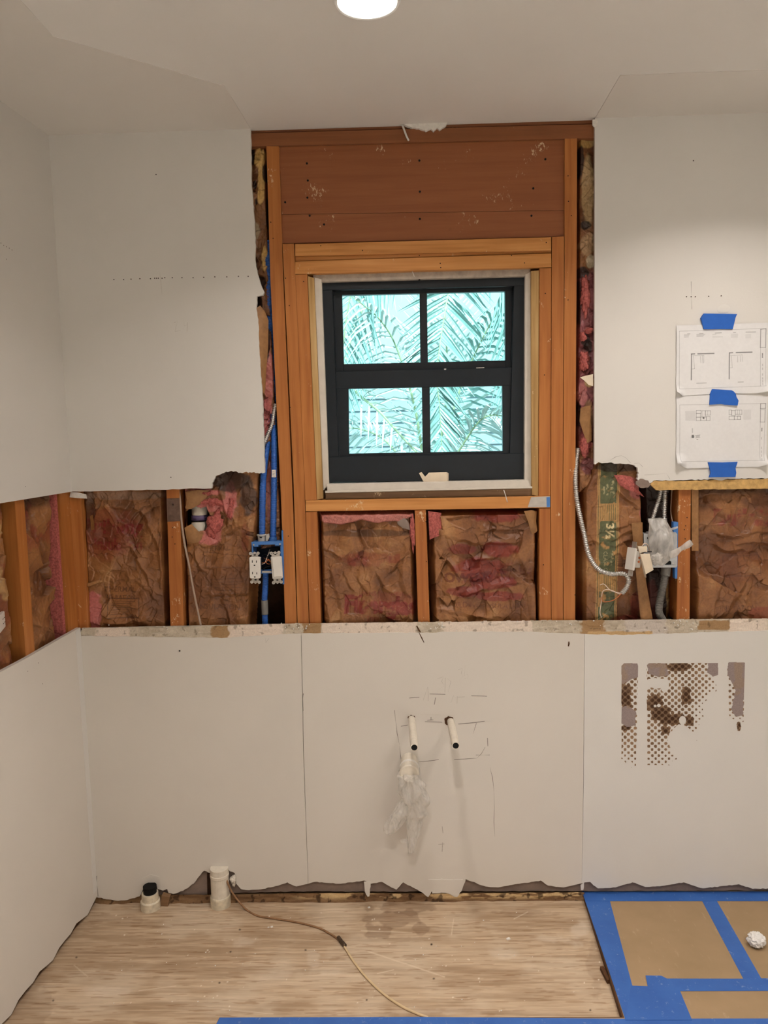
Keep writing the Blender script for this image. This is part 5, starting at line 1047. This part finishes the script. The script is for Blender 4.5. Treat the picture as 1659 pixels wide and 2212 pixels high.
lump('plaster_patch', P(1563, 668, .0005), (.020, .002, .014), M['paint_right'], up_r, seed=4, amp=.1, fr=30)

# ------------------------------------------------------------------ marks on the walls
def marks(name, strokes, w, m, parent, y=-.0006):
    v, f = join([ribbon([P(*q, y) for q in s], w) for s in strokes]); return mk(name, v, f, m, parent, kind='stuff')
def dots(name, pts, r, m, parent, y=-.0005):
    v, f = join([lathevf([(0, 0), (r, 0), (r, -.0004)], P(u, w, y), 8, (0, -1, 0)) for u, w in pts]); return mk(name, v, f, m, parent, kind='stuff')
dots('drilled_holes', [(246, 604), (267, 604), (283, 603), (302, 602), (325, 602), (334, 601), (338, 601), (342, 601), (350, 601), (356, 600), (372, 600), (393, 600), (417, 600), (440, 599), (464, 598), (490, 598), (515, 597), (536, 597), (337, 377), (369, 1031)], .0019, M['pencil'], up_l)
dots('drilled_holes', [(1483, 641), (1493, 641), (1502, 641), (1531, 640), (1558, 639), (1498, 347)], .0020, M['pencil'], up_r)
marks('pencil_marks', [[(345, 585), (347, 605), (350, 635)], [(376, 697), (384, 694), (380, 706), (378, 716), (390, 714)], [(397, 690), (398, 704), (405, 702)], [(405, 696), (404, 716)]], .0008, M['pencil_faint'], up_l)
marks('pencil_marks', [[(1493, 608), (1494, 640), (1494.5, 668)]], .0009, M['pencil'], up_r)
marks('pencil_marks', [[(1284, 998), (1296, 998), (1316, 995), (1330, 987), (1342, 984), (1352, 989), (1362, 1000)], [(1370, 1001), (1380, 1000), (1388, 1008)], [(1392, 1026), (1440, 1023), (1447, 1035)]], .0007, M['pencil'], up_r)
marks('black_pen_marks', [[(852, 1534), (855, 1560), (858, 1585), (863, 1610), (865, 1630), (867, 1649)], [(905, 1645), (925, 1644), (948, 1641)], [(981, 1641), (1010, 1639), (1030, 1638), (1040, 1628), (1048, 1614)], [(1028, 1631), (1045, 1631), (1058, 1631)], [(1053, 1594), (1054, 1612)], [(866, 1569), (881, 1566)], [(918, 1559), (955, 1560)], [(990, 1564), (1015, 1562), (1047, 1558)], [(931, 1549), (931, 1556)], [(923, 1556), (936, 1555)], [(1058, 1657), (1064, 1680), (1067, 1710), (1068, 1745), (1067, 1775), (1069, 1808)], [(1029, 1592-30), (1026, 1572), (1022, 1585)], [(884, 1508), (906, 1506)], [(928, 1499), (962, 1500)], [(1018, 1503), (1052, 1504)], [(941, 1507), (938, 1522)]], .0013, M['pencil'], lp2)
marks('pencil_marks', [[(945, 1466), (958, 1462), (954, 1472), (960, 1482), (946, 1490)], [(962, 1464), (961, 1496)], [(964, 1464), (974, 1472), (968, 1495)], [(990, 1447), (1000, 1443), (996, 1454), (1000, 1460), (992, 1470)], [(1005, 1438), (1003, 1460), (1010, 1456), (1012, 1464), (1003, 1466)], [(924, 1484), (914, 1513), (926, 1512)], [(924, 1484), (925, 1514)], [(974, 1518), (980, 1502), (984, 1508)], [(988, 1504), (987, 1520)], [(988, 1506), (1004, 1505)]], .0008, M['pencil_faint'], lp2)
marks('score_lines', [[(871, 1543), (900, 1542), (940, 1544), (960, 1545), (982, 1546)], [(880, 1547), (895, 1546)]], .0016, M['gyp'], lp2)
dots('drilled_holes', [(388, 1406), (1229, 1391)], .0028, M['slot'], lp1 if False else wall)
dots('drilled_holes', [(1482, 1382), (1474, 1598)], .0030, M['pencil'], lp3)
marks('pencil_marks', [[(573, 1378), (574, 1388), (581, 1379), (573, 1379)]], .001, M['pencil'], lp1)
marks('gouge', [[(905, 1366), (911, 1378), (916, 1388)], [(900, 1352), (908, 1366)], [(1229, 1386), (1228, 1396)]], .004, M['edge'], lp2)
marks('crack', [[(655.6, 1498), (654, 1510), (655.2, 1536)]], .0016, M['pencil'], lp1)
marks('crack', [[(209, 1892), (208.6, 1908), (211, 1925), (212, 1936)]], .0016, M['pencil'], lp1)
marks('stain_dots', [[(955, 1785), (957, 1800)], [(956, 1820), (955, 1840)], [(947, 1824), (960, 1823)]], .002, M['pencil_faint'], lp2)
# left wall holes
lv = []
for u, v_ in ((55, 1051), (2, 525), (8, 530), (14, 533), (20, 536), (26, 540), (14, 560), (91, 60), (60, 1450), (83, 1432), (92, 1477), (15, 1405)):
    if v_ < 100: continue
    p = PL(u, v_, .0004); lv.append(([p+np.array([0, math.cos(a)*.0016, math.sin(a)*.0016]) for a in np.linspace(0, 2*math.pi, 9)[:-1]], [[0, 1, 2, 3, 4, 5, 6, 7]]))
v, f = join(lv); mk('drilled_holes', v, f, M['pencil'], wl, kind='stuff')

# glue residue: torn grey paper and a lattice of brown glue dots
def residue(px, seed, grey, blobs, white, fade):
    def paintmask(X, Z, U, V):
        n = (fbm(X*80, Z*80, seed, 4)-.5)
        G = 0*X
        for pl in grey: G = np.maximum(G, inpoly(U+n*5, V+n*5, pl))
        a = (U-1343)/14.6; b_ = (V-1466)/13.3
        du = np.minimum(np.hypot((a-np.round(a))*14.6, (b_-np.round(b_))*13.3), np.hypot((a-np.floor(a)-.5)*14.6, (b_-np.floor(b_)-.5)*13.3))
        B = 0*X
        for (u, v, ru, rv) in blobs: B = np.maximum(B, sst(1.25, .4, np.hypot((U-u)/ru, (V-v)/rv)+n*.8))
        fa = fade(U, V)
        dots_ = du < (1.5+2.5*np.clip(fa+n*1.0, 0, 1)); dots_ &= (fa+n*.8) > .2
        Wt = np.zeros(X.shape, bool)
        for (u, v, ru, rv) in white: Wt |= np.hypot((U-u)/ru, (V-v)/rv)+n*.25 < 1
        return G, du, B, dots_, Wt, n
    def mask(X, Z, U, V):
        G, du, B, d, Wt, n = paintmask(X, Z, U, V); return (((G > .5) | d | (B > .42)) & ~Wt)
    def c(X, Z, U, V, D):
        G, du, B, d, Wt, n = paintmask(X, Z, U, V)
        C = np.empty(X.shape+(3,)); C[:] = S(150, 122, 96); C = put(C, sst(3.2, 4.6, du), S(176, 150, 122), .8)
        C = put(C, (du < 3.5)*sst(.3, .7, fbm(X*40, Z*40, seed+5, 3)), S(96, 72, 52), .6)
        C = put(C, B*(.55+.45*sst(6, 3, du)), S(66, 42, 28), .95)
        C = put(C, G, S(150, 136, 134), .95); return put(C, G*sst(.5, .66, fbm(X*30, Z*30, seed+8, 3)), S(160, 136, 110), .5)
    return grid('glue_residue', px, -.0006, .0011, lambda X, Z, U, V, D: -.0010+0*X, c, M['vc'], lp3, mask=mask)
R = lambda x, y: (1240+x/3.96, 1380+y/3.96)
residue([R(*p) for p in ((405, 230), (430, 208), (540, 208), (548, 230), (530, 1100), (405, 1100))], 951, [[R(*p) for p in ((400, 200), (560, 200), (545, 330), (420, 385), (400, 380))], [R(*p) for p in ((400, 590), (470, 575), (530, 620), (525, 740), (450, 750), (400, 720))]], [(R(440, 500)[0], R(440, 500)[1], 14, 38), (R(440, 760)[0], R(450, 765)[1], 14, 7)], [], lambda U, V: sst(1672, 1600, V)*.95)
residue([R(*p) for p in ((620, 230), (640, 208), (1232, 205), (1232, 400), (1150, 640), (1040, 900), (860, 1080), (625, 1080))], 961, [[R(*p) for p in ((610, 200), (780, 208), (815, 315), (720, 325), (640, 300))], [R(*p) for p in ((1140, 200), (1240, 200), (1240, 300), (1190, 320), (1140, 290))]], [(R(690, 550)[0], R(690, 550)[1], 22, 24), (R(830, 690)[0], R(830, 690)[1], 34, 16), (R(960, 480)[0], R(960, 480)[1], 14, 26), (R(900, 240)[0], R(900, 240)[1], 34, 12), (R(780, 780)[0], R(780, 780)[1], 12, 12), (R(740, 640)[0], R(740, 640)[1], 26, 20), (R(990, 700)[0], R(990, 700)[1], 10, 14)],
        [(1472, 1601, 28, 34), (1474, 1556, 7, 9), (1415, 1525, 3, 2.6), (1423, 1524, 4, 3.4), (1436, 1480, 9, 15), (1420, 1476, 22, 11), (1405, 1476, 14, 9)], lambda U, V: sst(4, -48, U-np.interp(V, [1430, 1490, 1520, 1560, 1585, 1610, 1655], [1556, 1552, 1532, 1524, 1512, 1490, 1462]))*(1-.5*sst(1560, 1665, V)))
residue([R(*p) for p in ((1310, 260), (1320, 200), (1460, 200), (1462, 230), (1445, 860), (1330, 700))], 971, [[R(*p) for p in ((1310, 200), (1470, 200), (1460, 430), (1445, 660), (1380, 670), (1345, 600), (1380, 440), (1310, 300))]], [(R(1410, 750)[0], R(1410, 750)[1], 6, 14)], [], lambda U, V: sst(1570, 1530, V)*.6)
# peeling paint and wall drips along the floor
for i, q in enumerate(([(786, 1905), (801, 1905), (798, 1936), (794, 1937), (788, 1926)], [(310, 1912), (338, 1909), (344, 1894), (326, 1889), (306, 1898)], [(1254, 1912), (1262, 1906), (1260, 1923), (1255, 1923)], [(925, 1900), (1000, 1900), (988, 1936), (960, 1928), (934, 1930)])): slab('peeled_paint', jag(q+q[:1], .8, 5)[:-1], -.0016, .0016, M['paint_warm'] if i < 3 else M['paint_warm'], wall)

# ------------------------------------------------------------------ floor covering
ZP = RZ
def fpoly(name, px, z, th, m, parent=None, **k):
    pts = [PF(u, v, z) for u, v in px]; return flatpoly(name, pts, z-th, th, m, parent, **k)
G5 = lambda x, y: (1200+x/3.614, 1880+y/3.614)
pts = [(p[0], p[1]) for p in fr_]; cxy = np.array([1.0, -2.0])
flatpoly('floor_paper', [(ex(.03)+.004, .030), (ex(fy)+.004, fy-.004), (fl0[0]+.004, fy-.004), (fl1[0]+.006, fl1[1]), (fl1[0]-.01, -.705), (lx(-.705)+.01, -.705), (lx(-.9)+.01, -.9), (RX-.01, -.9), (RX-.01, .030)], ZP-.001, .0012, M['fpaper'], label='tan protective paper covering the raised floor at the lower right', cat='floor paper')
box('bounce_cloth', ((RX+lx(-.9))/2, (-.905+RY)/2, RZ), (RX-lx(-.9)-.08, -RY-.98, .004), M['bouncecloth'], None, label='pale sheet added over the unseen floor to bounce light', cat='light reflector')  # added sheet, out of view, bounces neutral light onto ceiling and walls
T = .0006; z1 = ZP+.0002+T; z2 = z1+T; z3 = z2+T
fpoly('tape_strip', [G5(208, 168), G5(425, 168), G5(425, 240), G5(600, 900), G5(545, 1165)], z1, T, M['ftape'], label='blue floor tape edging the plywood, running toward the viewer', cat='tape')
fpoly('tape_strip', [G5(205, 166), (2300, 1924), (2300, 1946), G5(205, 240), ][:0]+[(1257.5, 1926), (2300, 1925), (2300, 1946), G5(425, 240), G5(240, 240)], z2, T, M['ftape'], label='blue floor tape along the foot of the back wall', cat='tape')
fpoly('tape_strip', [G5(1143, 236), G5(1258, 236), G5(1610, 850), G5(1468, 850)], z1, T, M['ftape'], label='slanting blue floor tape between the two paper panels', cat='tape')
fpoly('tape_strip', [G5(825, 822), G5(870, 845), G5(1468, 846), G5(1609, 843), (2300, 2112), (2300, 2140), (1659, 2140), G5(970, 942), G5(830, 930)], z2, T, M['ftape'], label='blue floor tape crossing below the paper panels', cat='tape')
fpoly('tape_strip', [G5(590, 900), G5(720, 905), G5(703, 820), G5(825, 822), G5(900, 860), G5(972, 940), G5(1066, 1168), G5(545, 1168)], z3, T, M['ftape'], label='wide blue tape patch at the near corner of the plywood opening', cat='tape')
fpoly('tape_strip', [(475, 2198), (900, 2196.5), (1340, 2200.5), (1660, 2200), (2300, 2198), (2300, 2250), (440, 2260)], z1+.0001, T, M['ftape'], label='blue floor tape along the bottom picture edge', cat='tape')
lump('cotton_wad', PF(1634, 2030, ZP+.021)+np.array([0, .0, 0]), (.024, .022, .020), M['wad'], None, seed=6, amp=.20, fr=190, sub=5, label='white fluffy wad on the tan floor paper', cat='wad')
dbr = []
rs = np.random.RandomState(15)
for i in range(46):
    u, v_ = rs.uniform(230, 1300), rs.uniform(1960, 2190); s_ = rs.uniform(.0008, .0022); p = PF(u, v_, s_*.4)
    dbr.append(boxvf(p, (s_*1.6, s_, s_*.7), Matrix.Rotation(rs.uniform(0, 3), 3, 'Z')))
for (u, v_, s_) in ((1098, 2028, .006), (797, 1960, .004), (587, 2002, .004), (580, 2003, .003)): dbr.append(boxvf(PF(u, v_, s_*.3), (s_*1.8, s_*1.2, s_*.6), Matrix.Rotation(.4, 3, 'Z')))
v, f = join(dbr); mk('plaster_debris', v, f, M['plaster'], None, label='white plaster crumbs scattered on the bare plywood', cat='debris', kind='stuff')
# plaster remnants at the top of the framing
def tear(px, m, y, th, label=None): return slab('torn_plaster', jag(px+px[:1], 1.0, 4)[:-1], y, th, M[m], wall, label=label)
tear([(872, 268), (966, 264), (960, 274), (950, 281), (944, 276), (936, 284), (930, 278), (920, 283), (905, 277), (890, 276)], 'plaster', .002, .014)
tube('hanging_sliver', [P(868, 268, .006), P(873, 280, .002), P(878, 294, .002), P(883, 304, .004)], .0028, M['plaster'], wall, seg=6, step=.006)
tube('hanging_sliver', [P(890, 585, .02), P(893, 592, .018), P(895, 598, .018)], .0014, M['plaster'], win, seg=6)
tube('hanging_sliver', [P(1088, 1058, .002), P(1092, 1070, .0), P(1096, 1085, .002)], .0013, M['plaster'], wall, seg=6, step=.006)
slab('tape_scrap', [(1147, 1074), (1188.5, 1072), (1188.5, 1095), (1140, 1096)], SY-.0012, .001, M['greycon'], wall, label='whitish scrap stuck on the sill plate end')
slab('sticker', [(1180.5, 1074), (1188, 1073.5), (1188, 1095), (1181, 1096)], SY-.002, .0008, M['bluebox'], wall, label='blue printed sticker')
flapmesh('torn_plaster', [[(153, 1062, .004), (170, 1064, .0), (186, 1068, .004)], [(150, 1074, .006), (166, 1076, .0), (188, 1077, .006)]], M['plaster'], wall)
flapmesh('torn_paper', [[(194, 1115, .02), (200, 1112, .016)], [(196, 1130, .02), (203, 1128, .014)], [(196, 1146, .022), (204, 1144, .018)]], M['kraftflap'], wall)

# ------------------------------------------------------------------ ceiling lights
def clight(x, y, label):
    o = empty('ceiling_light', (x, y, CEIL), label, 'ceiling light', 'round recessed ceiling lights')
    lathe('trim_ring', [(.070, 0), (.070, -.004), (.066, -.010), (.062, -.009), (.062, 0)], (x, y, CEIL), M['trimring'], o, 48)
    lathe('diffuser', [(.063, -.008), (.0, -.0085)], (x, y, CEIL), M['glow'], o, 48)
    return o
for i, (x, y, *_) in enumerate(LAMPS): clight(x, y, ('glowing round ceiling light at the top edge, in front of the window', 'round ceiling light beyond the upper right picture edge', 'round ceiling light near the middle of the room', 'round ceiling light near the right wall of the room', 'round ceiling light at the back of the room', 'round ceiling light in the back right corner of the room')[i])

# ------------------------------------------------------------------ outside: neighbour's wall and palms
nb = empty('house', (0.2, 5.0, 0), 'pale clapboard house wall seen through the window', 'house')
for i in range(30):
    z = -1.2+i*.112
    v, f = prism([(-3.4, 5.0, z), (4.2, 5.0, z), (4.2, 5.018, z+.118), (-3.4, 5.018, z+.118)], [(-3.4, 5.05, z), (4.2, 5.05, z), (4.2, 5.05, z+.118), (-3.4, 5.05, z+.118)]); mk('siding_board', v, f, M['siding'], nb)
box('ground', (0, 4.2, -1.25), (16, 8.0, .1), M['soil'], kind='structure')
def frond(pts, parent, m, n=46, L=.42, w=.016, droop=.35, ang=58, rk=.010, seed=0):
    rs = np.random.RandomState(seed)
    c = np.array(crom([P(*q) for q in pts], .02)); d = np.gradient(c, axis=0); d /= np.linalg.norm(d, axis=1)[:, None]+1e-9
    parts = []; tot = len(c)
    side0 = np.cross(d[tot//2], np.array([0, 1.0, 0])); side0 /= np.linalg.norm(side0)+1e-9
    for k in range(n):
        t = .04+.96*k/n; i = min(tot-1, int(t*(tot-1))); l = L*(math.sin(math.pi*min(1, .18+t*.80))**.7)*rs.uniform(.85, 1.1)
        for sg in (-1, 1):
            a = math.radians(ang*(1-.35*t)+rs.uniform(-6, 6)); s = np.cross(d[i], np.array([0, 1.0, 0])); s = s/(np.linalg.norm(s)+1e-9)
            dirv = d[i]*math.cos(a)+sg*s*math.sin(a)+np.array([0, rs.uniform(-.25, .15), 0]); dirv /= np.linalg.norm(dirv)
            wd_ = np.cross(dirv, np.array([rs.uniform(-.5, .5), 1.0, rs.uniform(-.2, .6)])); wd_ /= np.linalg.norm(wd_)+1e-9
            pv = []
            for j, (q, ww) in enumerate(((0, .5), (.3, 1), (.65, .8), (1.0, .08))):
                p = c[i]+dirv*l*q+np.array([0, 0, -droop*l*q*q]); e_ = wd_*w*ww/2; fold = np.cross(dirv, wd_)*w*ww*.22
                pv += [p-e_+fold, p, p+e_+fold]
            ff = []
            for j in range(3):
                for h_ in (0, 1): b0 = j*3+h_; ff.append([b0, b0+1, b0+4, b0+3])
            parts.append((pv, ff))
    v, f = join(parts); fo = mk('frond', v, f, m, parent)
    tube('stalk', [P(*q) for q in pts], lambda s, t: rk*(1-.75*t), M['rachis'], fo, seg=8, step=.03)
    return fo
b0 = P(925, 1090, 2.2)
pA = empty('palm_tree', (b0[0], 2.2, -1.2), 'palm with upright arching fronds outside the window', 'palm')
tube('trunk', [(b0[0], 2.2, -1.2), (b0[0]+.02, 2.2, -.2), (b0[0], 2.2, b0[2])], lambda s, t: .10-.02*t, M['bark'], pA, seg=14, step=.05)
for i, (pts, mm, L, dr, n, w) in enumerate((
    ([(925, 1090, 2.2), (900, 900, 2.1), (860, 760, 2.1), (820, 690, 2.0), (760, 640, 1.9)], 'leaf_lit', .42, .8, 30, .018),
    ([(925, 1090, 2.2), (960, 900, 2.3), (965, 760, 2.4), (955, 560, 2.5)], 'leaf_lit', .44, -.05, 36, .018),
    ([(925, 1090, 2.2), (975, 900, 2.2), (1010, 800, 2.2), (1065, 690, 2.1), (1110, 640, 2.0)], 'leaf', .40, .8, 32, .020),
    ([(925, 1090, 2.2), (1000, 960, 2.0), (1050, 900, 1.9), (1120, 905, 1.8)], 'leaf_lit', .34, .6, 30, .018),
    ([(925, 1090, 2.2), (850, 970, 2.4), (790, 930, 2.5), (700, 920, 2.5)], 'leaf_lit', .34, .6, 30, .016))):
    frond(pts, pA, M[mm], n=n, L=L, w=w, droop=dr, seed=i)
b1_ = P(1010, 470, 1.9)
pB = empty('palm_tree', (1.15, 2.6, -1.2), 'taller palm with fronds hanging into the window view', 'palm')
tube('trunk', [(1.15, 2.6, -1.2), (1.12, 2.55, .4), (.9, 2.3, 1.9), (b1_[0], 1.9, b1_[2])], lambda s, t: .11-.03*t, M['bark'], pB, seg=14, step=.05)
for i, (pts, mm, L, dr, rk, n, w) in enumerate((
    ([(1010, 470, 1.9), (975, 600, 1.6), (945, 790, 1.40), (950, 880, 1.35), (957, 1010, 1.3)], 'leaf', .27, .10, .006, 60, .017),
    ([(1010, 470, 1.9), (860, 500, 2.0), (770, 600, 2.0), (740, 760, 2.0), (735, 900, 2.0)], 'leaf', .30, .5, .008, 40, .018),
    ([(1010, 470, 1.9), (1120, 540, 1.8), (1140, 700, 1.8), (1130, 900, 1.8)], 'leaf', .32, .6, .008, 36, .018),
    ([(1010, 470, 1.9), (840, 560, 2.6), (745, 790, 2.4), (830, 900, 2.0), (930, 1010, 1.8)], 'leaf_lit', .26, .4, .018, 30, .014))):
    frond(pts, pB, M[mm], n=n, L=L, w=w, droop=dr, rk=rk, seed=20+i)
